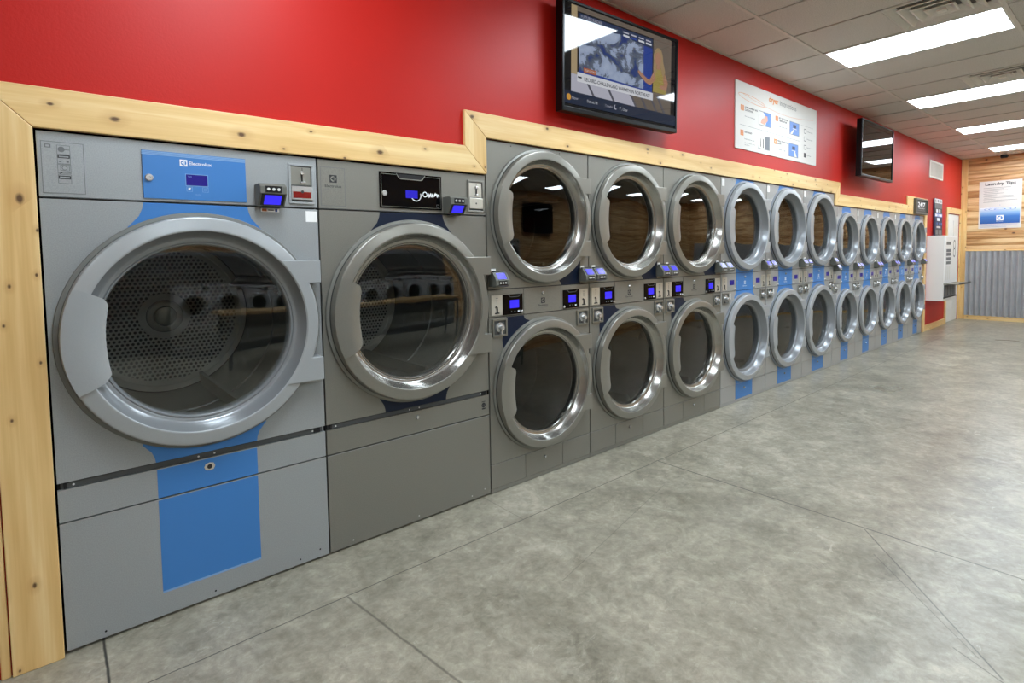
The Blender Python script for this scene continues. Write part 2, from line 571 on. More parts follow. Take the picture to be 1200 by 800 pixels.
# ceiling: tiles above a grid of tee bars, with the fixtures' openings left free
TX, TY = 0.6225, 1.24
GX0, GY0 = 5.452, -0.565
LIGHT_I = [k for k in range(-12, 14, 4)]           # tile columns holding a light
VENT_TILES = {(-1, 0), (3, 0)}
cl = MB()
i0, i1 = int(math.floor((XL - GX0) / TX)), int(math.ceil((XC - GX0) / TX))
opening = []
for i in range(i0, i1):
    xa, xb = max(XL, GX0 + i * TX), min(XC, GX0 + (i + 1) * TX)
    if xb - xa < .01:
        continue
    for j in range(-1, 5):
        yb = 0.0 if j < 0 else GY0 - j * TY
        ya = GY0 if j < 0 else max(YF, GY0 - (j + 1) * TY)
        if yb - ya < .01:
            continue
        if i in LIGHT_I and j in (0, 3) and not (i == -12 and j == 0):
            opening.append((xa, ya, xb, yb))
            continue
        if (i, j) in VENT_TILES:
            yb = yb - .62
            cl.box(xa, xb, yb, yb + .62, ZC + .008, ZC + .03, 'ceiling_tile')
            opening.append((xa, ya, xb, yb))
            continue
        cl.box(xa, xb, ya, yb, ZC + .008, ZC + .03, 'ceiling_tile')
for i in range(i0 + 1, i1):
    x = GX0 + i * TX
    cl.box(x - .009, x + .009, YF, 0, ZC, ZC + .016, 'ceiling_bar')
for j in range(0, 5):
    y = GY0 - j * TY
    cl.box(XL, XC, y - .012, y + .012, ZC - .001, ZC + .016, 'main_bar')
cl.box(XL, XC, -.02, 0, ZC, ZC + .01, 'ceiling_bar')
cl.box(XL, XC, YF, 1.3, ZC + .16, ZC + .2, 'ceiling_tile')
struct(cl.build('ceiling'))

# pine boards framing the machines
BY0, BY1 = -.019, 0.003
def board(n, pts, vertical=False, y0=BY0, y1=BY1):
    if vertical:      # build lying along x, then stand it up so the grain runs along it
        ang = math.pi / 2
        q = [(p[1], -p[0]) for p in pts]
        o = MB().prism(q, y0, y1, 'pine_trim').build('trim_%d' % n, bevel=.003)
        o.rotation_euler = (0, -math.pi / 2, 0)
    else:
        o = MB().prism(pts, y0, y1, 'pine_trim').build('trim_%d' % n, bevel=.003)
    return struct(o)
g = .0012
board(1, [(-.146, 0), (-.004, 0), (-.004, 1.926 - g), (-.146, 2.068 - g)], True)
board(2, [(-.146, 2.068), (-.004, 1.926), (2.006, 1.926), (1.852, 2.075)])
board(3, [(1.852, 2.077), (2.006, 1.928), (2.006, 2.136), (1.852, 2.276)], True)
board(4, [(1.853, 2.277), (2.006, 2.137), (7.424, 2.137), (7.564, 2.280)])
board(5, [(7.428, 2.135), (7.428, 1.998), (7.566, 2.137), (7.566, 2.278)], True)
board(6, [(7.43, 1.996), (10.424, 1.996), (10.424, 2.138), (7.57, 2.138)])
board(7, [(10.426, 1.996), (11.472, 1.996), (11.472, 2.284), (10.426, 2.284)])
board(8, [(11.474, 0), (11.600, 0), (11.600, 2.284), (11.474, 2.284)], True)
board(9, [(-.176, 0), (-.150, 0), (-.150, 2.07), (-.176, 2.07)], True, -.012, .003)
# door casing and far corner boards
board(10, [(13.0, 0), (13.1, 0), (13.1, 2.215), (13.0, 2.215)], True)
board(11, [(13.101, 2.11), (14.10, 2.11), (14.10, 2.215), (13.101, 2.215)])
board(12, [(14.10, 0), (14.204, 0), (14.204, 2.215), (14.10, 2.215)], True)
o = MB().prism([(0, -.100), (3.212, -.100), (3.212, -.002), (0, -.002)], -.034, -.001, 'pine_trim').build('trim_13', bevel=.003)
o.matrix_world = Matrix(((0, 1, 0, XC), (0, 0, 1, 0), (1, 0, 0, 0), (0, 0, 0, 1)))   # stood up in the far corner
struct(o)
o = MB().prism([(.10, 0.0), (5.9, 0.0), (5.9, .085), (.10, .085)], -.03, -.001, 'pine_trim').build('baseboard_right', loc=(XC, 0, 0), rotz=-math.pi / 2, bevel=.003)
struct(o)
o = MB().prism([(.10, 1.372), (5.9, 1.372), (5.9, 1.40), (.10, 1.40)], -.034, -.001, 'pine_trim').build('trim_14', loc=(XC, 0, 0), rotz=-math.pi / 2, bevel=.002)
struct(o)
o = MB().prism([(11.602, 0), (12.998, 0), (12.998, .105), (11.602, .105)], -.016, .002, 'pine_trim').build('baseboard_back', bevel=.003)
struct(o)

# white door at the far end
d = empty('door_1', (13.1, .008, 0))
struct(d)
m = MB().box(.004, .996, 0, .045, .006, 2.098, 'white_paint')
for (za, zb) in ((.2, .85), (1.0, 1.5), (1.62, 1.98)):
    for (xa, xb) in ((.12, .45), (.55, .88)):
        m.box(xa, xb, -.006, 0, za, zb, 'white_paint')
m.build('door_leaf', d, bevel=.004)
MB().cyl(.07, 1.0, .03, -.05, 0, 'steel_dull').build('door_handle', d)

# ------------------------------------------------------------------ dryer pieces
def flare(mb, cx, cz, rr, xl, xr, ze, dx, dz, y, m):
    """accent colour between a straight edge ze and the door ring, flaring outwards at the ring (dz signed)"""
    s = 1 if dz > 0 else -1
    zt = ze - dz
    L = [(xl, ze), (xl - dx * .08, ze - dz * .25), (xl - dx * .3, ze - dz * .55), (xl - dx, zt)]
    Rr = [(xr, ze), (xr + dx * .08, ze - dz * .25), (xr + dx * .3, ze - dz * .55), (xr + dx, zt)]
    aL = math.atan2(zt - cz, xl - dx - cx)
    aR = math.atan2(zt - cz, xr + dx - cx)
    if s > 0:
        if aL < 0: aL += 2 * math.pi
    else:
        if aL > 0: aL -= 2 * math.pi
    arc = [(cx + rr * math.cos(aL + (aR - aL) * i / 16), cz + rr * math.sin(aL + (aR - aL) * i / 16)) for i in range(17)]
    # strip of quads: top edge to arc
    top = []
    n = 16
    for i in range(n + 1):
        top.append((xl + (xr - xl) * i / n, ze))
    pts = L + arc + Rr[::-1]
    mb.poly(pts, y, m)

def make_door(parent, cx, cz, s, rim, dish, xr, hz0, hz1, pane='glass_tinted'):
    """round front-loading door; s = scale, xr = right edge of the hinge plate"""
    P = lambda *a: [(r * s, y * max(s, .8)) for r, y in a]
    mb = MB()
    gk = {'door_light': 'gasket_light', 'door_dark': 'gasket_dark', 'door_silver': 'gasket_silver'}[rim]
    mb.lathe(P((.486, .0), (.486, -.010), (.484, -.013), (.4705, -.016)), cx, cz, gk, 96)
    mb.lathe(P((.4705, -.016), (.4690, -.026)), cx, cz, 'gasket', 96)
    mb.lathe(P((.4690, -.026), (.4662, -.052), (.4652, -.0555), (.4630, -.0580), (.4600, -.0590), (.4540, -.0600), (.4180, -.0655), (.4130, -.0660), (.4100, -.0655), (.4080, -.0635)), cx, cz, rim, 96)
    mb.lathe(P((.4080, -.0635), (.4060, -.058), (.3960, -.032), (.3850, -.010), (.3800, -.0045), (.3770, -.0035), (.3690, -.0030), (.3675, -.0020), (.3665, .003), (.3640, .003), (.3625, -.002), (.3580, -.001), (.3560, .003), (.3530, .016), (.352, .05)), cx, cz, dish, 96)
    door = mb.build('door', parent, smooth=True)
    # glass pane, slightly domed
    k = max(s, .8)
    g_ = MB().lathe([(.356 * s, .012 * k), (.30 * s, .008 * k), (.2 * s, .004 * k), (.1 * s, .002 * k), (.0005, .0015 * k), ], cx, cz, pane, 64)
    g_.lathe([(.0005, .0075 * k), (.1 * s, .008 * k), (.2 * s, .010 * k), (.30 * s, .014 * k), (.356 * s, .018 * k), (.356 * s, .012 * k)], cx, cz, pane, 64)
    g_.build('glass_pane', door, smooth=True)
    # handle: raised plate over the left of the ring
    a0, a1 = R(155), R(205)
    n = 18
    outer = [(.4645 * math.cos(a0 + (a1 - a0) * i / n), .4645 * math.sin(a0 + (a1 - a0) * i / n)) for i in range(n + 1)]
    mid = [(.412 * math.cos(a0 + (a1 - a0) * i / n), .412 * math.sin(a0 + (a1 - a0) * i / n)) for i in range(n + 1)]
    b0, b1 = R(158.2), R(201.8)
    inn = []
    for i in range(n + 1):
        t = i / n
        a = b0 + (b1 - b0) * t
        rr = .333 + .012 * (2 * t - 1) ** 2
        inn.append((rr * math.cos(a), rr * math.sin(a)))
    # cut corners near the inner edge
    c0 = (.366 * math.cos(R(155.2)), .366 * math.sin(R(155.2)))
    c1 = (.372 * math.cos(R(204.8)), .372 * math.sin(R(204.8)))
    h = MB()
    vs = []
    for i in range(n + 1):
        vs += [(outer[i], -.050), (outer[i], -.067), (mid[i], -.073), ((c0 if i == 0 else c1 if i == n else tuple(.82 * q + .18 * w_ for q, w_ in zip(inn[i], mid[i]))), -.064), (inn[i], -.055), (inn[i], -.022), (mid[i], -.030)]
    K = 7
    V = [(cx + p[0] * s, y * k, cz + p[1] * s) for p, y in vs]
    F = []
    for i in range(n):
        for q in range(K):
            F.append((i * K + q, i * K + (q + 1) % K, (i + 1) * K + (q + 1) % K, (i + 1) * K + q))
    F += [tuple(range(K)), tuple(range(n * K + K - 1, n * K - 1, -1))]
    h.add(V, F, rim)
    h.build('handle', door, smooth=True)
    # hinge plate on the right with its scooped cut-out
    zc0, zc1 = cz + (hz0 + .108) * 1.0, cz + (hz1 - .105) * 1.0
    if s < .8:
        zc0, zc1 = cz + hz0 + .085, cz + hz1 - .085
    R_ = .411 * s
    pts = []
    aa0, aa1 = math.asin(hz0 / R_), math.asin(hz1 / R_)
    for i in range(15):
        a = aa1 + (aa0 - aa1) * i / 14
        pts.append((cx + R_ * math.cos(a), cz + R_ * math.sin(a)))
    xe = xr
    pts.append((xe, cz + hz0))
    pts.append((xe, zc0))
    dn = .050 * s / .9
    pts.append((xe - dn, zc0))
    for i in range(1, 8):
        t = i / 8
        pts.append((xe - dn + .034 * s * math.sin(math.pi * t), zc0 + (zc1 - zc0) * t))
    pts += [(xe - dn, zc1), (xe, zc1), (xe, cz + hz1)]
    hp = MB().prism(pts, -.069 * k, -.0005, rim)
    hp.box(xe, xe + .012 * s, -.02, -.001, cz + hz0 + .01, cz + hz0 + .035, rim)
    hp.box(xe, xe + .012 * s, -.02, -.001, cz + hz1 - .035, cz + hz1 - .01, rim)
    hp.build('hinge_plate', door, bevel=.003)
    return door

def make_drum(parent, cx, cz, s, depth=1.0, side='drum_side'):
    mb = MB()
    r = .435 * s
    mb.lathe([(.354 * s, .055), (.40 * s, .075), (r, .10), (r, depth * .5), (r * 1.0, depth * .505), (r * .985, depth * .51), (r, depth * .515), (r, depth * .93), (r * .985, depth)], cx, cz, side, 72)
    for k in range(4):                     # lifting ribs
        a = R(25 + 90 * k)
        c, s_ = math.cos(a), math.sin(a)
        q = [(-.03, 0), (.03, 0), (.008, .07 * s), (-.008, .07 * s)]
        vs = []
        for y in (.14, depth - .05):
            for (t, h_) in q:
                rr = r - .002 - h_
                vs.append((cx + rr * c - t * s_, y, cz + rr * s_ + t * c))
        mb.add(vs, [(0, 1, 2, 3), (7, 6, 5, 4), (0, 4, 5, 1), (1, 5, 6, 2), (2, 6, 7, 3), (3, 7, 4, 0)], side)
    dr = mb.build('drum', parent, smooth=True)
    b = MB().lathe([(r * .965, -.016), (r * .90, -.016), (r * .89, -.012), (r * .3, -.012), (r * .29, -.018), (.0005, -.018)], 0, 0, 'drum_perforated', 72)
    b.lathe([(.105 * s, -.0125), (.088 * s, -.0185), (.0865 * s, -.0185)], 0, 0, 'black_matte', 48)
    b.build('drum_back', dr, loc=(cx, depth, cz), smooth=True)
    MB().lathe([(.085 * s, 0), (.085 * s, -.012), (.06 * s, -.016), (.055 * s, -.014), (.052 * s, -.03), (.036 * s, -.034), (.0005, -.034)], cx, cz, 'steel_dull', 32).build('hub', dr, loc=(0, depth - .018, 0), smooth=True)
    return dr

def make_reader(parent, x0, z0, w, flip=False, dull=False):
    """coin/card reader box: slanted screen and a strip of three buttons; flip = hung upside down"""
    h = .088 * w / .105
    d = .078 * w / .105
    pr = [(0, 0), (-.058, 0), (-.074, .010), (-.074, .040), (-.040, .088), (0, .088)]
    pr = [(a * d / .078, b * h / .088) for a, b in pr]
    if flip:
        pr = [(a, h - b) for a, b in pr]
    P = lambda a, b: (a * d / .078, (h - b * h / .088) if flip else b * h / .088)
    rd = MB().prism_x([(a, z0 + b) for a, b in pr], x0, x0 + w, 'reader_body')
    # hood along the top
    hood = [P(-.006, .088), P(-.040, .088), P(-.034, .095), P(-.008, .095)]
    rd.prism_x([(a, z0 + b) for a, b in hood], x0 + w * .15, x0 + w * .85, 'reader_face')
    rd = rd.build('card_reader', parent, bevel=.004)
    def slab(pa, pb, t, xa, xb, m):
        (ya, za), (yb, zb) = pa, pb
        L = math.hypot(yb - ya, zb - za)
        ny, nz = (zb - za) / L, -(yb - ya) / L
        if ny > 0:
            ny, nz = -ny, -nz
        return MB().prism_x([(ya, z0 + za), (yb, z0 + zb), (yb + ny * t, z0 + zb + nz * t), (ya + ny * t, z0 + za + nz * t)], xa, xb, m)
    a, b = P(-.074, .040), P(-.040, .088)
    lerp = lambda t: (a[0] + (b[0] - a[0]) * t, a[1] + (b[1] - a[1]) * t)
    sb = slab(lerp(.04), lerp(.92), .0012, x0 + w * .07, x0 + w * .93, 'reader_face').build('screen_bezel', rd)
    m = 'lcd_pale' if dull else 'lcd_bright'
    sc = slab(lerp(.14), lerp(.86), .0022, x0 + w * .19, x0 + w * .81, m)
    sc.build('screen', rd)
    a2, b2 = P(-.074, .011), P(-.074, .037)
    slab(a2, b2, .0012, x0 + w * .20, x0 + w * .80, 'reader_face').build('button_strip', rd)
    c0 = P(-.074, .024)
    for k in range(3):
        MB().cyl(x0 + w * (.31 + .19 * k), z0 + c0[1], w * .055, c0[0] - .004, c0[0], 'button_white', 14).build('button', rd)
    return rd

def make_coin_box(parent, x0, x1, z0, z1, m='steel_dull'):
    """recessed coin box with a knob lock"""
    b = MB()
    t = (x1 - x0) * .10
    for a in ((x0, x1, z0, z0 + t), (x0, x1, z1 - t, z1), (x0, x0 + t, z0 + t, z1 - t), (x1 - t, x1, z0 + t, z1 - t)):
        b.box(a[0], a[1], -.010, .0, a[2], a[3], m)
    b.rect(x0 + t, x1 - t, z0 + t, z1 - t, -.0015, 'slot_grey')
    cb = b.build('coin_box', parent, bevel=.001)
    cx, cz = (x0 + x1) / 2 + .002, (z0 + z1) / 2
    l = MB().lathe([(.0005, -.034), (.014, -.034), (.016, -.030), (.016, -.012), (.030, -.010), (.033, -.004), (.033, -.0015)], cx, cz, 'chrome', 24)
    l.box(cx - .005, cx + .005, -.024, -.004, cz - .040, cz - .016, 'chrome')
    l.build('lock', cb, smooth=True)
    return cb

def coin_plate(parent, x0, x1, z0, z1):
    b = MB().box(x0, x1, -.004, 0, z0, z1, 'steel_plate')
    w, h = x1 - x0, z1 - z0
    X = lambda t: x0 + w * t
    Z = lambda t: z0 + h * t
    b.rect(X(.40), X(.60), Z(.84), Z(.87), -.0046, 'print_grey')
    b.rect(X(.47), X(.53), Z(.55), Z(.78), -.0046, 'print_grey')
    cp = b.build('coin_plate', parent)
    s = MB().prism([(X(.30), Z(.40)), (X(.42), Z(.46)), (X(.56), Z(.40)), (X(.58), Z(.14)), (X(.70), Z(.12)), (X(.70), Z(.07)), (X(.30), Z(.07)), (X(.30), Z(.12)), (X(.46), Z(.14)), (X(.45), Z(.36))], -.007, -.004, 'black_matte')
    s.build('coin_slot', cp)
    return cp

def shell(mb, W, H, D, m):
    mb.box(.003, .012, .02, D, .012, H - .002, 'dark_gap')
    mb.box(W - .012, W - .003, .02, D, .012, H - .002, m)
    mb.box(.012, W - .012, .02, D, H - .012, H - .002, m)
    mb.box(.012, W - .012, .02, D, .012, .03, m)
    mb.box(.012, W - .012, D - .01, D, .03, H - .012, 'drum_dark')
    mb.box(.02, W - .02, .03, .05, 0, .012, 'dark_gap')

# ------------------------------------------------------------------ the two large single dryers
def make_large(light):
    W, H = 1.002, 1.922
    body, rim, dish = ('paint_light', 'door_light', 'dish_light') if light else ('paint_dark', 'door_dark', 'dish_dark')
    acc = 'accent_blue' if light else 'accent_navy'
    root = empty('tumble_dryer')
    cb = MB()
    shell(cb, W, H, 1.25, body)
    cb.rect(.004, W - .004, .03, H - .03, .0216, 'dark_gap') if False else None
    # dark backing rails behind the gaps between panels
    for (za, zb) in ((.606, .66), (.480, .51), (1.668, 1.70)):
        cb.box(.012, W - .012, .016, .030, za, zb, 'slot_grey')
    cb.build('cabinet', root)
    cx, cz = .500, 1.160
    # front panel with the door opening
    fp = MB().panel_hole(.003, W - .003, .644, 1.680, cx, cz, .42, 0.0, .018, body)
    if light:
        flare(fp, cx, cz, .474, .311, .690, 1.680, .055, .098, -.0008, acc)
        flare(fp, cx, cz, .474, .309, .690, .644, .042, -.080, -.0008, acc)
    else:
        flare(fp, cx, cz, .474, .316, .696, 1.680, .055, .098, -.0008, acc)
        flare(fp, cx, cz, .474, .317, .692, .644, .030, -.076, -.0008, acc)
    fp.build('front_panel', root)
    # control header
    hd = MB().box(.003, W - .003, 0, .02, 1.686, H - .003, body)
    hd.rect(.003, W - .003, 1.6862, 1.6885, -.0006, 'slot_grey')
    hd.build('control_panel', root, bevel=.002)
    # label plate, left of the header
    lp = MB()
    x0, x1, z0, z1 = .014, .135, 1.700, 1.884
    lp.frame(x0, x1, z0, z1, .002, -.0016, 'print_grey')
    lp.box(x0, x1, -.0012, 0, z0, z1, body)
    if light:
        lp.frame(.025, .042, 1.861, 1.874, .003, -.0018, 'print_grey')
        for k, zz in enumerate((1.846, 1.812, 1.778, 1.742)):
            lp.frame(.058, .096, zz - .006, zz + .027, .0015, -.0018, 'print_grey')
        lp.disc(.071, 1.858, .010, -.0018, 'print_grey', 16)
        lp.rect(.08, .094, 1.856, 1.859, -.0018, 'print_grey')
        lp.frame(.060, .094, 1.827, 1.838, .003, -.002, 'print_dark')
        lp.rect(.063, .070, 1.812, 1.815, -.002, 'print_grey')
        lp.rect(.084, .091, 1.812, 1.818, -.002, 'print_grey')
        lp.ring(.078, 1.792, .006, .008, -.002, 'print_grey', 16)
        lp.frame(.066, .092, 1.782, 1.802, .0015, -.002, 'print_grey')
        lp.poly([(.062, 1.772), (.072, 1.778), (.094, 1.778), (.094, 1.776), (.073, 1.776), (.064, 1.770)], -.002, 'print_dark')
        lp.frame(.060, .094, 1.752, 1.764, .003, -.002, 'print_dark')
    else:
        lp.logo(.058, 1.812, .036, -.0018, 'print_dark', body)
        lp.text('Electrolux', .076, 1.789, .013, -.0018, 'print_dark', 'C', .082, .01)
        lp.rect(.034, .118, 1.777, 1.7785, -.0018, 'print_grey')
    lp.build('label_plate', root)
    if light:
        cd = MB().box(.312, .688, -.004, 0, 1.698, 1.884, acc)
        for i, zz in enumerate((1.868, 1.873, 1.878)):
            cd.rect(.312, .688, zz, zz + .0036, -.0046, 'accent_pale')
        cd.rect(.312, .314, 1.698, 1.884, -.0044, 'print_dark')
        cd = cd.build('control_door', root)
        wm = MB().logo(.441, 1.832, .027, -.0046, 'print_and_glare_white', acc)
        wm.text('Electrolux', .474, 1.8395, .0135, -.0046, 'print_and_glare_white', 'L', .083, .012)
        wm.build('wordmark', cd)
        lc = MB().frame(.4585, .5415, 1.754, 1.803, .0022, -.0047, 'accent_pale')
        lc.box(.461, .539, -.0052, -.004, 1.757, 1.8005, 'lcd_deep')
        lc.text('PRESS', .468, 1.790, .004, -.0056, 'accent_pale', 'L')
        lc.build('display', cd)
        panel_marks = MB().frame(.461, .483, 1.7315, 1.7515, .0016, -.0046, 'accent_pale')
        panel_marks.poly([(.467, 1.737), (.473, 1.7375), (.478, 1.747), (.468, 1.747)], -.0046, 'print_and_glare_white')
        panel_marks.frame(.519, .541, 1.7315, 1.7515, .0016, -.0046, 'accent_pale')
        panel_marks.frame(.525, .535, 1.737, 1.746, .0012, -.0046, 'accent_pale')
        panel_marks.rect(.460, .542, 1.7135, 1.7265, -.0044, 'accent_blue')
        panel_marks.text('T5550', .501, 1.7165, .0065, -.0047, 'accent_pale', 'C')
        panel_marks.build('button_icons', cd)
        MB().lathe([(.014, -.004), (.014, -.009), (.011, -.012), (.005, -.012), (.004, -.010), (.0005, -.010)], .334, 1.778, 'chrome', 24).build('lock', cd, smooth=True)
    else:
        cd = MB().box(.317, .690, -.006, 0, 1.703, 1.887, 'black_gloss')
        cd.frame(.325, .683, 1.711, 1.878, .0018, -.0066, 'steel_dull')
        cd.poly([(.41, 1.882), (.425, 1.862), (.435, 1.857), (.56, 1.857), (.57, 1.862), (.585, 1.882)], -.0067, 'black_matte')
        cd.poly([(.41, 1.884), (.426, 1.860), (.437, 1.855), (.56, 1.855), (.571, 1.860), (.587, 1.884), (.583, 1.884), (.568, 1.864), (.557, 1.859), (.437, 1.859), (.428, 1.864), (.414, 1.884)], -.0072, 'steel_dull')
        panel_marks = cd
        for i in range(14):
            a0, a1 = R(200 + i * 13), R(200 + (i + 1) * 13)
            panel_marks.poly([(.528 + r_ * math.cos(a_), 1.776 + r_ * math.sin(a_)) for r_, a_ in ((.027, a0), (.032, a0), (.032, a1), (.027, a1))], -.0070, 'print_and_glare_white')
        panel_marks.ring(.583, 1.784, .010, .0150, -.0070, 'print_and_glare_white', 20)  # ring and the blobs after it: reflected glare painted onto the black gloss
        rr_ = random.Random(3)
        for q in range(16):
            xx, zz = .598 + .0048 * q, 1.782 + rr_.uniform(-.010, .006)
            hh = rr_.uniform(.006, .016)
            panel_marks.poly([(xx - .004, zz), (xx + rr_.uniform(0, .004), zz - hh * .4), (xx + .006, zz + hh * .3), (xx + .002, zz + hh)], -.0070 - .00002 * q, 'print_and_glare_white')
        panel_marks.frame(.655, .672, 1.715, 1.733, .002, -.0070, 'print_grey')
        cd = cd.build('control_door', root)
        MB().box(.466, .537, -.0075, -.006, 1.760, 1.800, 'lcd_mid').build('display', cd)
        MB().lathe([(.014, -.006), (.014, -.011), (.011, -.014), (.005, -.014), (.004, -.012), (.0005, -.012)], .342, 1.778, 'chrome', 24).build('lock', cd, smooth=True)
    # coin recess at the right
    x0, x1, z0, z1 = .869, .984, 1.702, 1.885
    cn = MB()
    t = .010
    for a in ((x0, x1, z0, z0 + t), (x0, x1, z1 - t, z1), (x0, x0 + t, z0 + t, z1 - t), (x1 - t, x1, z0 + t, z1 - t)):
        cn.box(a[0], a[1], -.008, .0, a[2], a[3], body)
    cn.rect(x0 + t, x1 - t, z0 + t, z1 - t, -.001, 'slot_grey')
    cn = cn.build('coin_unit', root, bevel=.0015)
    cpl = MB().box(x0 + .011, x1 - .014, -.003, -.001, 1.789, z1 - .014, 'steel_dull' if light else 'steel_plate')
    cpl.rect(.931, .934, 1.845, 1.868, -.0036, 'print_dark')
    cpl.build('coin_plate', cn)
    lv = MB().box(.922, .936, -.018, -.003, 1.836, 1.850, 'chrome').box(.927, .933, -.010, -.003, 1.806, 1.838, 'black_matte').box(.922, .944, -.012, -.003, 1.797, 1.805, 'chrome')
    lv.build('coin_lever', cn, bevel=.001)
    if light:
        cr = MB().box(.880, .974, -.010, -.001, 1.722, 1.783, 'chrome').box(.886, .968, -.0115, -.010, 1.729, 1.758, 'red_window')
        cr.disc(.928, 1.758, .007, -.0122, 'black_matte', 16)
        cr.build('coin_return', cn, bevel=.0015)
    else:
        cr = MB().box(.880, .974, -.010, -.001, 1.722, 1.783, 'steel_plate')
        cr.disc(.925, 1.752, .005, -.0106, 'black_matte', 16)
        cr.build('coin_return', cn, bevel=.0015)
    make_reader(root, .722 if light else .700, 1.683, .114, True)
    if light:
        MB().box(.746, .824, -.0015, 0, 1.6605, 1.676, 'sticker_white').rect(.750, .770, 1.663, 1.674, -.0019, 'sticker_orange').rect(.776, .800, 1.667, 1.671, -.0019, 'print_dark').rect(.806, .816, 1.662, 1.675, -.0019, 'sticker_blue').build('reader_label', root)
        MB().box(.943, .995, -.0012, 0, 1.621, 1.671, 'sticker_white').build('sticker', root)
    # panels below the door
    ln = MB().box(.003, W - .003, 0, .016, .497, .617, body)
    if light:
        ln.rect(.311, .689, .497, .617, -.0008, acc)
    ln.rect(.003, W - .003, .6135, .617, -.0009, 'paint_silver' if light else body)
    ln = ln.build('lint_panel', root)
    if light:
        MB().prism([(.478, .579), (.484, .592), (.499, .596), (.514, .592), (.520, .579), (.514, .566), (.499, .562), (.484, .566)], -.0022, 0, 'steel_plate').disc(.499, .579, .010, -.0026, 'black_matte', 16).build('lock', ln)
    else:
        MB().lathe([(.011, 0), (.011, -.006), (.008, -.010), (.0005, -.010)], .505, .581, 'chrome', 20).build('lock', ln, smooth=True)
        bd = MB().ring(.957, .560, .006, .0145, -.0009, 'print_dark', 20)
        bd.rect(.953, .961, .552, .568, -.0009, 'print_dark').rect(.944, .970, .579, .583, -.0009, 'print_dark').rect(.944, .970, .535, .543, -.0009, 'print_dark')
        bd.build('badge', ln)
    lw_ = MB().box(.003, W - .003, 0, .016, .012, .491, body)
    if light:
        lw_.rect(.311, .688, .112, .491, -.0008, acc).rect(.311, .688, .104, .112, -.0009, 'accent_pale')
    lw_.rect(.003, W - .003, .488, .491, -.0010, 'paint_silver' if light else 'paint_light')
    for xx in (.12, .50, .86, .955):
        lw_.disc(xx, .035 if xx != .955 else .05, .004, -.0012, 'dark_gap' if light else 'button_white', 10)
    lw_.build('lower_panel', root)
    # slot openings at both ends of the gaps
    sl = MB().box(.021, .975, .004, .016, .620, .641, 'slot_dark').box(.021, .030, .002, .004, .620, .641, 'dark_gap').box(.945, .975, .002, .004, .620, .641, 'dark_gap')
    for xx in (.05, .46, .52, .94):
        sl.disc(xx, .630, .004, .0035, 'button_white', 8)
    sl.build('vent_slot', root)
    make_door(root, cx, cz, 1.0, rim, dish, .979, -.274, .283, 'glass_clear')
    make_drum(root, cx, cz - .015, 1.0, 1.0, 'drum_steel')
    return root

L1 = make_large(True)
tag(L1, 'large single dryer with light blue control panel and wide blue stripe, at the left end', 'dryer', 'large single dryers')
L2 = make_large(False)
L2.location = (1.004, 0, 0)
tag(L2, 'large dark grey single dryer with glossy black control panel and navy accents', 'dryer', 'large single dryers')

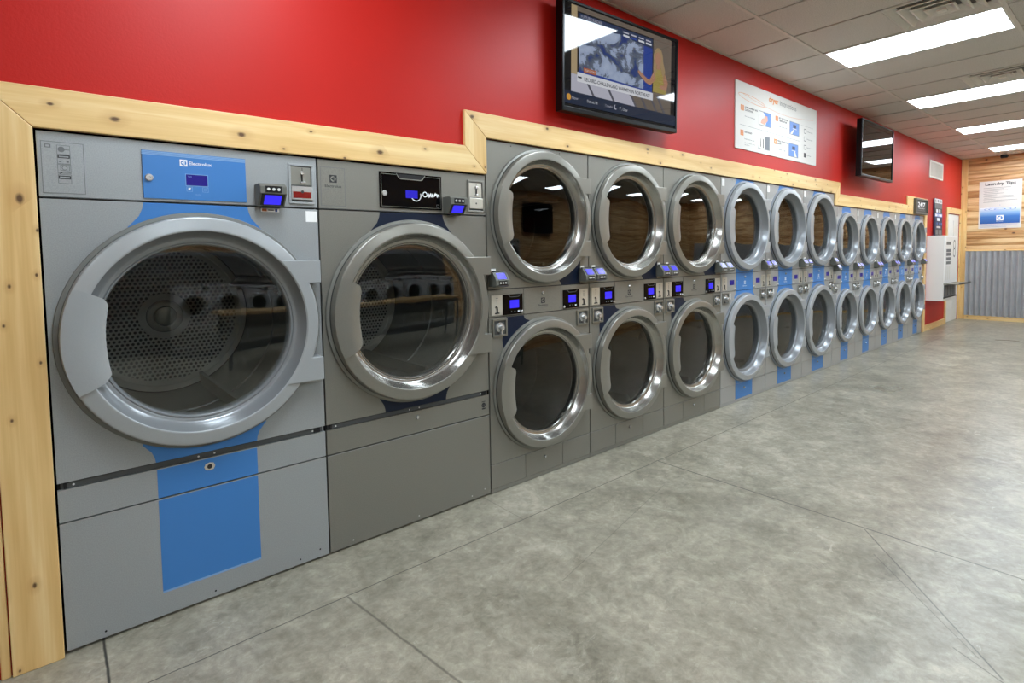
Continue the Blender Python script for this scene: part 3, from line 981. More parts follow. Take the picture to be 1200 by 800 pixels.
# ------------------------------------------------------------------ stacked double dryers
def make_stack(kind):
    """kind: dark (wide), light (wide), narrow"""
    dark = kind == 'dark'
    body, rim, dish = ('paint_dark', 'door_dark', 'dish_dark') if dark else ('paint_silver', 'door_silver', 'dish_silver')
    acc = 'accent_navy' if dark else 'accent_blue'
    if kind == 'narrow':
        W, H, s = .8075, 1.992, .718
        cU, cL = (.415, 1.578), (.415, .602)
        P0, P1, K1 = 1.022, 1.180, .205
        h0, h1 = -.205, .215
        bx0, bx1 = .290, .545
        rz = 1.185
    else:
        W, H, s = .9015, 2.132, .890
        cU, cL = (.458, 1.687), (.458, .616)
        P0, P1, K1 = 1.076, 1.243, .176
        h0, h1 = -.255, .272
        bx0, bx1 = .283, .622
        rz = 1.262
    root = empty('stacked_dryer')
    cb = MB()
    shell(cb, W, H, 1.1, body)
    cb.box(.012, W - .012, .014, .026, P0 - .012, P0 + .012, 'dark_gap')
    cb.box(.012, W - .012, .014, .026, P1 - .012, P1 + .012, 'dark_gap')
    cb.box(.012, W - .012, .014, .026, .02, K1 + .01, 'dark_gap')
    cb.box(.002, W - .002, -.001, .014, .004, .026, body)
    cb.build('cabinet', root)
    up = MB().panel_hole(.004, W - .004, P1 + .003, H - .002, cU[0], cU[1], .42 * s, 0, .016, body)
    lo = MB().panel_hole(.004, W - .004, K1 + .003, P0 - .003, cL[0], cL[1], .42 * s, 0, .016, body)
    rr = .474 * s
    if dark:
        a = [(.81, P1 + .003), (.816, 1.415)]
        x, z = cU
        e0, e1 = math.atan2(1.415 - z, .79 - x), math.atan2(1.268 - z, .60 - x)
        a += [(x + rr * math.cos(e0 + (e1 - e0) * i / 12), z + rr * math.sin(e0 + (e1 - e0) * i / 12)) for i in range(13)]
        a += [(.618, 1.262), (.630, P1 + .003)]
        up.poly(a, -.0008, acc)
        x, z = cL
        e0, e1 = math.atan2(1.038 - z, .345 - x), math.atan2(.868 - z, .103 - x)
        a = [(.143, P0 - .005), (.284, P0 - .005), (.292, 1.053), (.304, 1.043), (.322, 1.039)]
        a += [(x + rr * math.cos(e0 + (e1 - e0) * i / 12), z + rr * math.sin(e0 + (e1 - e0) * i / 12)) for i in range(13)]
        a += [(.106, .935), (.122, 1.0)]
        lo.poly(a, -.0008, acc)
    else:
        dx, dz = .035, .062
        flare(up, cU[0], cU[1], rr, bx0, bx1, H - .002, .030, .050, -.0008, acc)
        up.prism([(bx0, P1 + .002), (bx1, P1 + .002), (bx1 + .01, cU[1] - rr + .05), (bx0 - .01, cU[1] - rr + .05)], -.0008, 0.0005, acc)
        flare(lo, cL[0], cL[1], rr, bx0, bx1, P0 - .003, .036, .058, -.0008, acc)
        lo.prism([(bx0, K1 + .002), (bx1, K1 + .002), (bx1 + .004, cL[1] - rr + .05), (bx0 - .004, cL[1] - rr + .05)], -.0008, 0.0005, acc)
        up.box(.016, .062, -.0016, 0, H - .085, H - .02, 'sticker_white') if kind == 'light' else up.box(.016, .055, -.0016, 0, H - .10, H - .03, 'sticker_white')
    up.rect(.0025, W - .0025, P1 + .002, P1 + .0045, -.0006, 'slot_grey') if dark else None
    for xx in (.2, .62):
        up.disc(W * xx / .9, H - .018, .004, -.0010, 'dark_gap', 8)
    up.build('upper_panel', root)
    lo.build('lower_panel', root)
    # control band: left panel, centre door, right panel
    xa, xb = bx0 + .004, bx1 - .002
    for side, (x0, x1) in (('L', (.004, xa - .003)), ('R', (xb + .003, W - .004))):
        pn = MB().box(x0, x1, -.0005, .012, P0 + .002, P1 - .002, body).build('control_panel', root, bevel=.0015)
        lft = side == 'L'
        cw = .086 if kind != 'narrow' else .07
        if lft:
            c0, c1 = x0 + .020, x0 + .020 + cw
            d0, d1 = c1 + .004, xa - .012
        else:
            c0, c1 = x1 - .012 - cw, x1 - .012
            d0, d1 = xb + .018, c0 - .006
        coin_plate(pn, c0, c1, P0 + .012, P1 - .034)
        if dark:
            dp = MB().box(d0, d1, -.004, 0, P0 + .008, P1 - .034, 'black_gloss')
            w = d1 - d0
            zt = P1 - .034
            dp.poly([(d0 + w * .25, zt - .002), (d0 + w * .36, zt - .018), (d0 + w * .80, zt - .018), (d0 + w * .92, zt - .002), (d0 + w * .88, zt - .002), (d0 + w * .78, zt - .014), (d0 + w * .38, zt - .014), (d0 + w * .29, zt - .002)], -.0046, 'slot_grey')
            for k, ww in enumerate((.04, .04, .10)):
                xx = d0 + w * (.40 + .17 * k)
                dp.rect(xx, xx + w * ww, P0 + .022, P0 + .030, -.0046, 'print_grey' if k < 2 else 'print_and_glare_white')
            dp = dp.build('display', pn)
            xlock = d1 - .008 if lft else d0 + .008
        else:
            w = d1 - d0
            dp = MB().box(d0 + w * .30, d0 + w * .82, -.0016, 0, P0 + .058, P0 + .104, 'lcd_deep').build('display', pn)
            xlock = d1 - .006 if lft else d0 + .006
        if dark:
            sc0 = d0 + w * .34
            MB().box(sc0, sc0 + w * .46, -.0052, -.004, P0 + .047, P0 + .097, 'lcd_bright').build('screen', pn)
        MB().lathe([(.009, -.0005), (.009, -.008), (.006, -.011), (.0005, -.011)], xlock, P0 + .020, 'chrome', 14).build('lock', pn, smooth=True)
    cdm = MB().box(xa, xb, -.002, .012, P0 + .002, P1 - .002, body if dark else acc)
    mx = (xa + xb) / 2
    if dark:
        cdm.logo(mx - .018, P0 + .060, .036, -.0026, 'print_dark', body)
        cdm.text('Electrolux', mx, P0 + .042, .012, -.0026, 'print_dark', 'C', .085, .01)
        cdm.rect(mx - .04, mx + .04, P0 + .032, P0 + .0335, -.0026, 'print_grey')
        cdm.ring(xb - .014, P0 + .02, .004, .006, -.0026, 'print_grey', 12)
    else:
        cdm.logo(mx - .016, P0 + .056, .032, -.0026, 'print_and_glare_white', acc)
        cdm.text('Electrolux', mx, P0 + .034, .012, -.0026, 'print_and_glare_white', 'C', .075, .01)
        for zz, xx in ((.02, xa + .018), (.07, xb - .024)):
            cdm.rect(xx, xx + .003, P0 + zz, P0 + zz + .075, -.0026, 'accent_pale')
            cdm.rect(xx - .006, xx + .009, P0 + zz + .05, P0 + zz + .056, -.0026, 'accent_pale')
            cdm.rect(xx - .004, xx + .009, P0 + zz + .066, P0 + zz + .072, -.0026, 'accent_pale')
    cd = cdm.build('control_door', root)
    MB().lathe([(.011, -.002), (.011, -.008), (.007, -.012), (.0005, -.012)], mx, P1 - .042, 'chrome', 16).build('lock', cd, smooth=True)
    # coin boxes below the band
    if kind == 'narrow':
        for x0 in (.030, W - .110):
            make_coin_box(root, x0, x0 + .080, P0 - .112, P0 - .016)
        MB().box(.116, .145, -.0012, 0, P0 - .08, P0 - .02, 'sticker_white').build('sticker', root)
    else:
        make_coin_box(root, .028, .143, P0 - .118, P0 - .010)
        make_coin_box(root, .771, .887, P0 - .118, P0 - .012)
        if not dark:
            MB().box(.148, .182, -.0012, 0, P0 - .075, P0 - .02, 'sticker_white').build('sticker', root)
    # kick plates
    kz0 = .028
    for (x0, x1, mid) in ((.004, bx0 - .002, 0), (bx0 + .002, bx1 - .002, 1), (bx1 + .002, W - .004, 0)):
        if not mid and not dark and x0 > .1:
            pass
        kp = MB().box(x0, x1, 0, .012, kz0, K1, acc if (mid and not dark) else body)
        kp.rect(x0, x1, K1 - .0022, K1, -.0008, 'paint_silver' if dark else body)
        kp = kp.build('kick_plate', root)
        if mid:
            MB().lathe([(.010, 0), (.010, -.006), (.007, -.010), (.0005, -.010)], (x0 + x1) / 2, K1 - .055, 'chrome', 16).build('lock', kp, smooth=True)
    # card readers on both sides
    rw = .105 if kind != 'narrow' else .098
    for x0 in (.008, W - rw - .002):
        rd = make_reader(root, x0, rz, rw, False, kind == 'narrow')
        MB().box(x0 + rw * .16, x0 + rw * .5, -.006, -.004, rz + .084, rz + .108, 'sticker_white').build('price_tag', rd)
    make_door(root, cU[0], cU[1], s, rim, dish, W - .042 if kind != 'narrow' else W - .034, h0, h1)
    make_door(root, cL[0], cL[1], s, rim, dish, W - .042 if kind != 'narrow' else W - .034, h0 + .012, h1 + .012)
    make_drum(root, cU[0], cU[1], s, .95)
    make_drum(root, cL[0], cL[1], s, .95)
    return root

dk = make_stack('dark')
lt = make_stack('light')
nr = make_stack('narrow')
WS = [2.008, 2.911, 3.813, 4.716, 5.619, 6.521, 7.424]
WN = [7.425, 8.234, 9.043, 9.852, 10.661]
labels_d = ['dark grey stacked double dryer with navy accents, directly right of the large single dryers',
            'middle one of the three dark grey stacked dryers, below the television showing weather',
            'dark grey stacked double dryer adjoining the first light grey blue-striped dryer']
labels_l = ['wide light grey blue-striped stacked dryer adjoining the last dark grey one',
            'middle one of the three wide light grey blue-striped stacked dryers',
            'wide light grey blue-striped stacked dryer just before the trim board steps down']
labels_n = ['nearest of the five narrow stacked dryers, where the trim board steps down',
            'second narrow blue-striped stacked dryer after the wide ones',
            'middle one of the five narrow blue-striped stacked dryers',
            'narrow blue-striped stacked dryer just left of the small framed black sign',
            'last narrow stacked dryer at the far end, under the small framed black sign']
for proto, xs, labs, grp in ((dk, WS[:3], labels_d, 'dark grey stacked dryers'), (lt, WS[3:6], labels_l, 'wide light grey stacked dryers'), (nr, WN, labels_n, 'narrow light grey stacked dryers')):
    for i, x in enumerate(xs):
        o = proto if i == 0 else copy_tree(proto)
        o.location = (x, 0, 0)
        tag(o, labs[i], 'dryer', grp)

# ------------------------------------------------------------------ televisions
def television(name, loc, yaw, tilt, W, H, reach, on):
    t = empty(name, loc, yaw)
    t.rotation_euler = (tilt, 0, yaw)
    b = .018
    fr = MB()
    D = .055
    fr.box(-W / 2, W / 2, 0, D, -H / 2, H / 2, 'plastic_black')
    for a in ((-W / 2, W / 2, -H / 2, -H / 2 + b + .012), (-W / 2, W / 2, H / 2 - b, H / 2), (-W / 2, -W / 2 + b, -H / 2, H / 2), (W / 2 - b, W / 2, -H / 2, H / 2)):
        fr.box(a[0], a[1], -.010, 0, a[2], a[3], 'plastic_black')
    fr.build('bezel', t, bevel=.003)
    MB().box(-.14, .14, D, D + .014, -.17, .17, 'black_matte').box(-.05, .05, D + .010, reach - .016, -.10, .10, 'black_matte').box(-.16, .16, reach - .016, reach, -.14, .14, 'black_matte').build('wall_bracket', t)
    sx0, sx1, sz0, sz1 = -W / 2 + b, W / 2 - b, -H / 2 + b + .012, H / 2 - b
    s = MB()
    U = lambda u: sx0 + (sx1 - sx0) * u
    V = lambda v: sz0 + (sz1 - sz0) * v
    y = -.001
    if not on:
        s.box(sx0, sx1, y, 0, sz0, sz1, 'screen_off')
        s.build('screen', t)
        return t
    s.box(sx0, sx1, y, 0, sz0, sz1, 'screen_black')
    q = .0004
    P = lambda pts, m, k: s.poly([(U(a), V(c)) for a, c in pts], y - q * k, m)
    P([(.055, .14), (.95, .14), (.95, .995), (.055, .995)], 'screen_room', 1)
    P([(.055, .14), (.62, .14), (.50, .33), (.055, .33)], 'screen_pale', 2)
    P([(.055, .33), (.10, .33), (.10, .99), (.055, .99)], 'screen_tan', 2)
    for a in (.23, .40, .60, .70, .80, .88):
        P([(a, .14), (a + .02, .14), (a - .06, .33), (a - .08, .33)], 'screen_beam', 3)
    P([(.78, .62), (.95, .55), (.95, .98), (.78, .98)], 'screen_room', 3)
    P([(.103, .335), (.765, .322), (.765, .945), (.103, .945)], 'screen_black', 4)
    P([(.113, .345), (.757, .335), (.757, .932), (.113, .932)], 'screen_blue', 5)
    P([(.113, .83), (.757, .83), (.757, .932), (.113, .932)], 'screen_head', 6)
    P([(.113, .38), (.67, .36), (.67, .83), (.56, .845), (.50, .87), (.40, .85), (.30, .83), (.113, .80)], 'screen_map', 7)
    s.text('FUTURE RADAR', U(.127), V(.890), .020, y - q * 8, 'screen_pale', 'L', U(.30) - U(.127))
    s.text('TUE  DEC 31', U(.127), V(.845), .013, y - q * 8, 'screen_pale', 'L', U(.24) - U(.127))
    for k, a in enumerate((.48, .55, .62, .69)):
        P([(a, .855), (a + .055, .855), (a + .055, .875), (a, .875)], 'screen_white' if k != 1 else 'screen_blue', 8)
        P([(a, .89), (a + .05, .89), (a + .05, .905), (a, .905)], 'screen_pale', 8)
    P([(.150, .368), (.252, .366), (.252, .412), (.150, .414)], 'screen_orange', 9)
    s.text('TOP STORY', U(.158), V(.380), .013, y - q * 10, 'screen_white', 'L', U(.244) - U(.158))
    P([(.10, .262), (.765, .262), (.765, .345), (.10, .355)], 'screen_white', 8)
    s.text('RECORD-CHALLENGING WARMTH IN NORTHEAST', U(.155), V(.284), .024, y - q * 10, 'screen_text', 'L', U(.735) - U(.155), .012)
    P([(.105, .30), (.135, .30), (.135, .315), (.105, .315)], 'screen_text', 9)
    # presenter
    P([(.762, .36), (.90, .36), (.905, .50), (.875, .62), (.86, .64), (.80, .64), (.775, .60), (.765, .50)], 'screen_dress', 9)
    P([(.77, .585), (.73, .48), (.70, .49), (.63, .55), (.615, .54), (.622, .515), (.69, .44), (.735, .42), (.79, .50)], 'screen_skin', 10)
    P([(.88, .60), (.915, .50), (.90, .40), (.83, .42), (.835, .45), (.875, .46), (.862, .55)], 'screen_skin', 10)
    s.disc(U(.815), V(.745), .075, y - q * 9, 'screen_hair', 24, .055)
    P([(.775, .75), (.765, .62), (.775, .54), (.80, .60), (.805, .70)], 'screen_hair', 10)
    P([(.855, .75), (.885, .62), (.88, .52), (.85, .58), (.83, .70)], 'screen_hair', 10)
    s.disc(U(.812), V(.735), .047, y - q * 11, 'screen_skin', 24, .034)
    P([(.80, .69), (.825, .69), (.835, .62), (.79, .62)], 'screen_skin', 10)
    # bottom strip
    P([(.0, .03), (1.0, .03), (1.0, .145), (.0, .155)], 'screen_navy', 12)
    s.disc(U(.035), V(.094), .020, y - q * 13, 'screen_sun', 20)
    s.text('Now', U(.058), V(.078), .020, y - q * 13, 'screen_pale', 'L')
    s.text('Detroit, MI', U(.178), V(.078), .018, y - q * 13, 'screen_white', 'L', U(.262) - U(.178))
    s.text('Tonight', U(.326), V(.078), .015, y - q * 13, 'screen_pale', 'L', U(.39) - U(.326))
    s.disc(U(.416), V(.094), .017, y - q * 13, 'screen_pale', 18)
    s.disc(U(.422), V(.099), .014, y - q * 14, 'screen_navy', 18)
    s.text('9\u00b0, Clear', U(.45), V(.075), .020, y - q * 13, 'screen_white', 'L', U(.525) - U(.45))
    s.build('screen', t)
    return t
tv = television('television', (3.16, -.128, 2.716), R(-2.36), R(1.3), 1.21, .698, .116, True)
tag(tv, 'black wall television showing a weather forecast, above the dark grey dryers', 'television', 'wall televisions')
tv2 = television('television', (8.36, -.187, 2.712), R(-.34), R(.6), 1.225, .704, .179, False)
tag(tv2, 'black switched-off wall television above the last wide light grey dryer', 'television', 'wall televisions')

tv3 = television('television', (8.25, YF + .16, 2.25), R(180), 0, 1.85, 1.05, .16, False)
tag(tv3, 'black television mirrored in the upper window of the first dark grey stacked dryer', 'television', 'wall televisions')

# ------------------------------------------------------------------ signs
s = MB()
x0, x1, z0, z1 = 4.955, 6.835, 2.417, 3.043
s.box(x0, x1, -.008, 0, z0, z1, 'sign_white')
y = -.0086
s.text('dryer', 5.634, 2.950, .055, y, 'sign_orange', 'L', .22, .03)
s.text('instructions', 5.885, 2.950, .055, y, 'print_grey', 'L', .40)
# thin looping swoosh
def stroke(mb, pts, w, y, m):
    for (a, b) in zip(pts[:-1], pts[1:]):
        dx, dz = b[0] - a[0], b[1] - a[1]
        L = math.hypot(dx, dz) or 1
        nx, nz = -dz / L * w / 2, dx / L * w / 2
        mb.poly([(a[0] + nx, a[1] + nz), (b[0] + nx, b[1] + nz), (b[0] - nx, b[1] - nz), (a[0] - nx, a[1] - nz)], y, m)
stroke(s, [(5.28 + .27 * math.cos(R(a)), 2.905 + .030 * math.sin(R(a)) - .06 * math.cos(R(a)) * .3) for a in range(0, 361, 15)], .004, y, 'sign_orange')
stroke(s, [(5.10 + 1.65 * t / 14, 2.935 - .075 * math.sin(t / 14 * math.pi * .9) + .01 * t / 14) for t in range(15)], .003, y, 'sign_orange')
for (nx, nz, n, head, sub) in ((5.055, 2.778, '1', ('LOAD LAUNDRY AND', 'CLOSE DOOR'), 'Do not overload'), (5.783, 2.781, '3', ('SET THE DRYER', 'TEMPERATURE'), 'High, medium or low'),
                               (5.05, 2.544, '2', ('ADD MONEY',), 'Insert coins or card'), (5.756, 2.545, '4', ('PRESS START TO', 'BEGIN'), 'Ready to go')):
    s.rect(nx, nx + .064, nz, nz + .052, y, 'sign_orange')
    s.text(n, nx + .032, nz + .012, .030, y - .0005, 'sign_white', 'C', None, .01)
    for k, h in enumerate(head):
        s.text(h, nx + .082, nz + .032 - .026 * k, .015, y, 'sign_black', 'L', min(.26, .017 * len(h)), .035)
    s.text(sub, nx + .082, nz - .030 - .02 * (len(head) - 1), .011, y, 'print_grey', 'L', .2, .02)
s.text('Start with one', 5.135, 2.478, .011, y, 'print_grey', 'L', .21)
s.text('dollar', 5.135, 2.458, .011, y, 'print_grey', 'L', .1)
for k, (a, b, c, d) in enumerate(((5.419, 5.677, 2.691, 2.830), (6.123, 6.365, 2.690, 2.828), (5.403, 5.659, 2.46, 2.594), (6.104, 6.342, 2.455, 2.596))):
    s.rect(a, b, c, d, y, 'print_grey')
    w, h = b - a, d - c
    q = lambda pts, m, e=.0005: s.poly([(a + w * u, c + h * v) for u, v in pts], y - e, m)
    if k == 0:
        q([(.03, .04), (.97, .04), (.97, .96), (.03, .96)], 'sign_white')
        q([(.55, .04), (.97, .04), (.97, .96), (.35, .96), (.70, .60)], 'sign_blue', .001)
        q([(.15, .15), (.45, .10), (.75, .45), (.70, .75), (.50, .72), (.45, .55), (.25, .45)], 'skin', .0015)
    elif k in (1, 3):
        q([(.03, .04), (.97, .04), (.97, .96), (.03, .96)], 'sign_blue')
        q([(.35, .55), (.66, .55), (.66, .80), (.35, .80)], 'sign_navy', .001)
        q([(.30, .46), (.72, .46), (.72, .50), (.30, .50)], 'sign_white', .001)
        q([(.05, .04), (.25, .04), (.45, .36), (.38, .42)] if k == 1 else [(.60, .04), (.85, .04), (.66, .46), (.58, .46)], 'sign_white', .0015)
    else:
        q([(.03, .04), (.97, .04), (.97, .96), (.03, .96)], 'steel_plate')
        q([(.58, .04), (.97, .04), (.97, .96), (.58, .96)], 'lint_grey', .001)
        q([(.22, .15), (.27, .15), (.27, .85), (.22, .85)], 'sign_black', .001)
        q([(.42, .10), (.50, .10), (.50, .8), (.42, .8)], 'sign_black', .001)
s.rect(5.04, 6.375, 2.642, 2.645, y, 'print_grey')
s.rect(6.41, 6.745, 2.824, 2.826, y, 'print_grey')
for k, (zz, tx) in enumerate(((2.744, 'Permanent press'), (2.660, 'Medium heat'), (2.568, 'Delicates'), (2.482, 'High heat'))):
    s.frame(6.493, 6.552, zz, zz + .050, .006, y, 'sign_black') if k < 3 else s.rect(6.493, 6.552, zz, zz + .050, y, 'sign_black')
    s.text(tx, 6.575, zz + .022, .013, y, 'print_dark', 'L', .15 if k < 2 else .11)
s = s.build('instruction_sign', origin=((x0 + x1) / 2, 0, z0))
tag(s, 'wide white dryer instructions board with four numbered steps on the red wall', 'sign')

# small framed black sign
t = empty('framed_sign', (10.757, -.019, 2.007))
m = MB()
W, H = .694, .254
for a in ((0, W, 0, .03), (0, W, H - .03, H), (0, .034, .03, H - .03), (W - .034, W, .03, H - .03)):
    m.box(a[0], a[1], -.045, 0, a[2], a[3], 'frame_grey')
m.build('frame', t, bevel=.004)
m = MB().box(.03, W - .03, -.030, 0, .028, H - .028, 'sign_black')
m.text('24/7', W / 2, .125, .070, -.0308, 'print_and_glare_white', 'C', .42, .02)
m.text('laundry', W / 2, .090, .022, -.0308, 'print_and_glare_white', 'C', .36)
m.rect(.14, W - .14, .062, .068, -.0308, 'print_grey')
m.build('sign_face', t)
tag(t, 'small black framed sign with white lettering at the end of the dryer row', 'sign')

# tall narrow board standing on the white vending box
t = empty('word_board', (12.06, -.035, 1.668))
t.rotation_euler = (R(-1.2), 0, 0)
m = MB()
W, H = .52, .66
m.box(0, W, 0, .022, 0, H, 'sign_navy')
rows = [(.66, .58, 'print_and_glare_white', ((.06, .10), (.22, .04), (.36, .12), (.56, .05), (.68, .12), (.88, .05)), 'print_grey'),
        (.58, .49, 'print_grey', ((.20, .10), (.45, .10), (.68, .08)), 'lint_grey'),
        (.49, .40, 'sign_black', ((.18, .24), (.54, .20)), 'print_and_glare_white'),
        (.40, .335, 'sign_blue', ((.04, .30), (.42, .06), (.54, .40)), 'print_and_glare_white'),
        (.335, .25, 'sign_navy', ((.28, .34),), 'print_and_glare_white'),
        (.25, .18, 'sign_navy', ((.16, .04), (.30, .06), (.55, .07), (.72, .06), (.86, .10)), 'sign_blue'),
        (.18, .13, 'sign_navy', ((.22, .52),), 'sign_white'),
        (.13, .0, 'bulkhead_grey', ((.10, .30), (.50, .40)), 'print_grey')]
for zt, zb, bg, bits, fg in rows:
    m.rect(.002, W - .002, zb + .001, zt - .001, -.0008, bg)
    for u, wd in bits:
        m.rect(W * u, W * (u + wd), zb + (zt - zb) * .18, zt - (zt - zb) * .18, -.0016, fg)
m.build('board', t, bevel=.0)
tag(t, 'tall dark word board with white lettering standing on the white vending box', 'sign')

# laundry tips poster on the far wall (built facing -y, turned to face the room)
m = MB()
px0, px1, pz0, pz1 = .280, .905, 1.813, 2.736
m.box(px0, px1, -.004, 0, pz0, pz1, 'sign_white')
y = -.0046
m.text('Laundry Tips', .592, 2.655, .052, y, 'sign_black', 'C', .45, .03)
for k in range(11):
    zz = 2.600 - .0275 * k
    wd = (.40, .30, .36, .22, .30, .20, .44, .50, .18, .50, .40)[k]
    m.rect(.345 + .012 * (k % 2), .345 + wd, zz, zz + .006, y, 'print_grey')
m.rect(px0 + .025, px1 - .020, 1.905, 2.22, y, 'poster_water')
for k, (a, b) in enumerate(((.235, .222), (.17, .155), (.09, .07))):
    m.ring(.595, 2.185, b, a, y - .0006, 'sign_blue', 40, .16)
m.disc(.595, 2.262, .006, y, 'sign_blue', 12)
m.logo(.545, 1.962, .105, y - .0006, 'print_and_glare_white', 'accent_blue')
m.text('Electrolux', .597, 1.938, .014, y - .0006, 'print_and_glare_white', 'C', .10)
for k in range(3):
    m.rect(px0 + .03, px1 - .05 - .08 * k, 1.885 - .022 * k, 1.890 - .022 * k, y, 'sign_blue')
o = m.build('wall_poster', loc=(XC - .001, 0, 0), rotz=-math.pi / 2)
tag(o, 'white and blue laundry tips poster on the wood plank wall', 'poster')

# ------------------------------------------------------------------ wall vent grille
t = empty('wall_vent', (11.745, 0, 2.674))
W, H = .895, .302
m = MB()
for a in ((0, W, 0, .028), (0, W, H - .028, H), (0, .036, .028, H - .028), (W - .036, W, .028, H - .028)):
    m.box(a[0], a[1], -.016, 0, a[2], a[3], 'vent_metal')
m.build('frame', t, bevel=.003)
MB().box(.03, W - .03, -.003, 0, .026, H - .026, 'slot_dark').build('backing', t)
n = 13
for k in range(n):
    x = .05 + (W - .10) * k / (n - 1)
    MB().box(x - .015, x + .015, -.013, -.003, .028, H - .028, 'vent_metal').build('slat', t)
tag(t, 'white slatted air vent high on the red wall near the far corner', 'vent')

# ------------------------------------------------------------------ soap vending box
t = empty('vending_machine', (11.70, 0, .535))
W, H, D = .925, 1.125, .245
MB().box(0, W, -D, .001, 0, H, 'white_box').build('body', t, bevel=.004)
m = MB().box(.03, W - .02, -D - .012, -D, .30, H - .02, 'white_box')
for k, (za, zb) in enumerate(((.965, 1.020), (.84, .89), (.775, .83), (.70, .75), (.63, .68))):
    m.rect(.09, .40, za, zb, -D - .0126, 'print_grey' if k in (0, 4) else 'lint_grey')
m.ring(.66, .97, .06, .085, -D - .0126, 'print_grey', 24, 1.0)
m.ring(.66, .83, .06, .085, -D - .0126, 'print_grey', 24, 1.0)
for k in range(3):
    m.rect(.10 + .11 * k, .13 + .11 * k, .36, .60, -D - .0126, 'steel_plate')
m.build('front_door', t, bevel=.003)
MB().box(0, W * .98, -.46, -D, .285, .298, 'steel_dull').box(0, W * .98, -.46, -.452, .285, .315, 'steel_dull').build('shelf', t)
m = MB().box(.03, W - .05, -D - .004, -D, .06, .27, 'lint_grey')
for k in range(4):
    m.box(.08 + .2 * k, .20 + .2 * k, -D - .010, -D - .004, .09, .25, 'print_grey')
m.box(.0, W - .02, -D - .012, -D, .045, .065, 'black_matte')
m.build('dispensing_tray', t)
tag(t, 'white wall-mounted vending box beside the white door, past the last dryer', 'vending machine')

# ------------------------------------------------------------------ corrugated panel on the far wall
m = MB()
n = 0
pitch, amp = .0875, .030
pts = []
u = .102
while u < 5.9:
    pts.append((u, -.034 - amp * math.cos(2 * math.pi * (u - .102) / pitch)))
    u += pitch / 10
vs = [(p[0], p[1], z) for p in pts for z in (.086, 1.371)] + [(p[0], p[1] + .0012, z) for p in pts for z in (.086, 1.371)]
k = len(pts)
fs = []
for i in range(k - 1):
    fs.append((2 * i, 2 * i + 2, 2 * i + 3, 2 * i + 1))
    fs.append((2 * k + 2 * i, 2 * k + 2 * i + 1, 2 * k + 2 * i + 3, 2 * k + 2 * i + 2))
m.add(vs, fs, 'galvanised')
o = m.build('corrugated_panel', loc=(XC, 0, 0), rotz=-math.pi / 2, smooth=True)
tag(o, 'galvanised corrugated metal panel covering the lower part of the plank wall', 'wall panel')

# ------------------------------------------------------------------ ceiling lights and vents
def ceiling_light():
    t = empty('ceiling_light')
    m = MB()
    w, l = TX - .018, TY - .024
    for a in ((-w / 2, w / 2, -l / 2, -l / 2 + .016), (-w / 2, w / 2, l / 2 - .016, l / 2), (-w / 2, -w / 2 + .016, -l / 2 + .016, l / 2 - .016), (w / 2 - .016, w / 2, -l / 2 + .016, l / 2 - .016)):
        m.box(a[0], a[1], a[2], a[3], -.002, .05, 'white_paint')
    m.box(-w / 2, w / 2, -l / 2, l / 2, .05, .08, 'white_paint')
    m.build('frame', t)
    MB().box(-w / 2 + .016, w / 2 - .016, -l / 2 + .016, l / 2 - .016, .004, .010, 'diffuser').build('diffuser', t)
    return t
vis = {0: 'nearest ceiling light panel in view, in front of the near square ceiling vent', 4: 'second ceiling light panel from the viewer, beside the far ceiling vent',
       8: 'third ceiling light panel from the viewer, above the row of narrow dryers', 12: 'farthest ceiling light panel, next to the plank wall'}
proto = None
for j in (0, 3):
    for i in LIGHT_I:
        x = GX0 + (i + .5) * TX
        if x > XC - .3 or x < XL + .3 or (i == -12 and j == 0):
            continue
        o = ceiling_light() if proto is None else copy_tree(proto)
        proto = proto or o
        o.location = (x, GY0 - (j + .5) * TY, ZC)
        if j == 0 and i in vis:
            tag(o, vis[i], 'ceiling light', 'ceiling light panels along the dryers')
        else:
            tag(o, 'ceiling light panel outside the picture, lighting the room from above', 'ceiling light', 'ceiling light panels out of view')
def ceiling_vent(loc, label):
    t = empty('ceiling_vent', loc)
    for k, (a, dz) in enumerate(((.302, 0), (.232, -.004), (.162, -.008), (.092, -.012))):
        m = MB()
        i_, h = a - .062, .036
        sq = lambda q, z: [(-q, -q, z), (q, -q, z), (q, q, z), (-q, q, z)]
        V = sq(a, dz) + sq(a - .012, dz - .002) + sq(i_, dz + h) + sq(i_ + .004, dz + h + .004) + sq(a, dz + .004)
        F = []
        for lv in range(5):
            for e in range(4):
                F.append((lv * 4 + e, lv * 4 + (e + 1) % 4, ((lv + 1) % 5) * 4 + (e + 1) % 4, ((lv + 1) % 5) * 4 + e))
        m.add(V, F, 'louvre_metal')
        m.build('louvre_ring', t)
    MB().box(-.30, .30, -.30, .30, .05, .06, 'vent_dark').build('backing', t)
    MB().box(-.03, .03, -.03, .03, -.020, -.012, 'vent_metal').build('centre_plate', t)
    return tag(t, label, 'vent', 'square ceiling vents')
ceiling_vent((GX0 - .5 * TX, GY0 - .62 - .31, ZC), 'square louvred ceiling vent nearest the viewer, behind the largest light panel')
ceiling_vent((GX0 + 3.5 * TX, GY0 - .62 - .31, ZC), 'square louvred ceiling vent behind the second light panel')

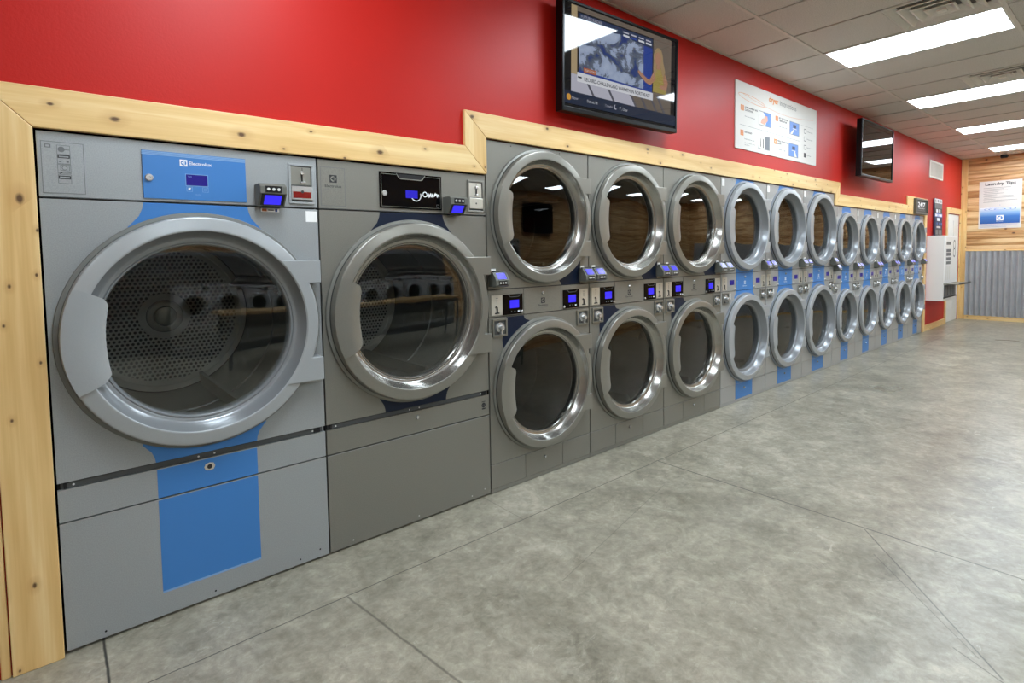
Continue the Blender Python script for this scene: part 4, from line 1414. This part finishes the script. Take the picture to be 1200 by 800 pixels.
# security camera near the plank wall
t = empty('security_camera', (13.95, -.655, ZC))
MB().lathe([(.05, 0), (.05, -.012), (.0, -.012)], 0, 0, 'white_box', 20).build('mount', t).rotation_euler = (R(-90), 0, 0)
b = MB().lathe([(.0005, -.07), (.030, -.065), (.034, -.05), (.034, .03), (.02, .04), (.0005, .042)], 0, -.05, 'plastic_black', 20).build('camera_body', t, smooth=True)
MB().lathe([(.016, -.0705), (.018, -.076), (.0005, -.076)], 0, -.05, 'black_gloss', 16).build('lens', b)
tag(t, 'small black security camera under the ceiling at the plank wall', 'camera')
t = empty('smoke_detector', (13.98, -.84, ZC))
MB().lathe([(.052, 0), (.052, -.018), (.040, -.032), (.0005, -.034)], 0, 0, 'white_box', 24).build('housing', t, smooth=True).rotation_euler = (R(-90), 0, 0)
MB().lathe([(.012, -.033), (.012, -.037), (.0005, -.037)], 0, 0, 'print_grey', 12).build('sensor', t).rotation_euler = (R(-90), 0, 0)
tag(t, 'small white round detector on the ceiling beside the security camera', 'detector')

# ------------------------------------------------------------------ the side of the room seen in the dryer windows
def washer():
    t = empty('washing_machine')
    W = .665
    m = MB().box(.003, W - .003, .02, .54, .02, 1.30, 'washer_white')
    m.box(.003, W - .003, 0, .02, 1.13, 1.30, 'washer_white')
    m.panel_hole(.003, W - .003, .02, 1.12, W / 2, .86, .19, 0, .02, 'washer_white')
    m.build('cabinet', t, bevel=.004)
    MB().box(0, W, .03, .54, -.15, .02, 'lint_grey').build('plinth', t)
    MB().box(.06, .16, -.004, 0, 1.17, 1.26, 'black_gloss').box(.22, .32, -.003, 0, 1.20, 1.24, 'black_matte').box(.42, .58, -.003, 0, 1.20, 1.24, 'print_grey').build('control_panel', t)
    d = MB().lathe([(.255, 0), (.255, -.03), (.235, -.05), (.20, -.05), (.175, -.01), (.175, .02)], W / 2, .86, 'dish_light', 48).build('door', t, smooth=True)
    MB().lathe([(.176, .012), (.08, -.008), (.0005, -.012)], W / 2, .86, 'black_gloss', 40).build('glass_pane', d, smooth=True)
    MB().box(.02, W - .02, -.004, 0, .10, .45, 'paint_dark').build('lower_panel', t)
    return t
w0 = washer()
for i in range(8):
    o = w0 if i == 0 else copy_tree(w0)
    o.location = (1.05 + .67 * i + .67, -5.5, .15)
    o.rotation_euler = (0, 0, math.pi)
    tag(o, 'white front-loading washer in the row mirrored in the dryer windows', 'washer', 'washers opposite the dryers')
m = MB().box(-1.2, 6.5, -6.36, -6.10, 0, 2.35, 'bulkhead_grey').box(-1.2, 6.5, -6.10, -6.06, 2.22, 2.35, 'lint_grey')
for zz in (1.55, 1.72):
    m.box(-1.2, 6.5, -6.10, -6.05, zz, zz + .05, 'steel_dull')
o = m.build('service_bulkhead')
tag(o, 'dark grey service bulkhead behind the washers mirrored in the large dryer windows', 'bulkhead')
t = empty('folding_table', (3.4, -4.2, 0))
MB().box(-1.9, 1.9, -.38, .38, .90, .95, 'counter_wood').build('table_top', t, bevel=.004)
MB().box(-1.8, 1.8, -.30, -.27, .60, .90, 'lint_grey').box(-1.8, 1.8, .27, .30, .82, .90, 'lint_grey').build('apron', t)
for sx in (-1.8, 1.76):
    for sy in (-.32, .28):
        MB().box(sx, sx + .05, sy, sy + .05, 0, .90, 'lint_grey').build('leg', t)
tag(t, 'long folding table with a wooden top mirrored in the dryer windows', 'table')

# ------------------------------------------------------------------ world, camera
w = bpy.data.worlds.new('World')
SC.world = w
w.use_nodes = True
w.node_tree.nodes['Background'].inputs[0].default_value = (.9, .95, 1, 1)
w.node_tree.nodes['Background'].inputs[1].default_value = 0.0

cam = bpy.data.cameras.new('camera')
co = bpy.data.objects.new('camera', cam)
COL.objects.link(co)
yaw, pit, rol = R(40.21703774), R(3.01268813), R(.957081)
fw = Vector((math.sin(yaw) * math.cos(pit), math.cos(yaw) * math.cos(pit), -math.sin(pit)))
rt = Vector((math.cos(yaw), -math.sin(yaw), 0))
dn = fw.cross(rt)
r2 = math.cos(rol) * rt + math.sin(rol) * dn
d2 = -math.sin(rol) * rt + math.cos(rol) * dn
M = Matrix((( r2.x, -d2.x, -fw.x, .01212717), (r2.y, -d2.y, -fw.y, -2.55944782), (r2.z, -d2.z, -fw.z, 1.45110104), (0, 0, 0, 1)))
co.matrix_world = M
cam.sensor_width = 36.0
cam.sensor_fit = 'HORIZONTAL'
cam.lens = 639.354680 / 1200 * 36.0
cam.shift_x = (600 - 596.52620) / 1200
cam.shift_y = -(400 - 332.313866) / 1200
cam.clip_start = .02
SC.camera = co

vs = SC.view_settings
SC.display_settings.display_device = 'sRGB'
vs.view_transform = 'Standard'
vs.look = 'None'
vs.gamma = 1.0
vs.use_curve_mapping = False
vs.exposure = 1.36
cy = SC.cycles
cy.use_denoising = True
cy.max_bounces = 10
cy.diffuse_bounces = 5
cy.glossy_bounces = 5
cy.transparent_max_bounces = 12
cy.caustics_reflective = False
cy.caustics_refractive = False
cy.sample_clamp_indirect = 6.0
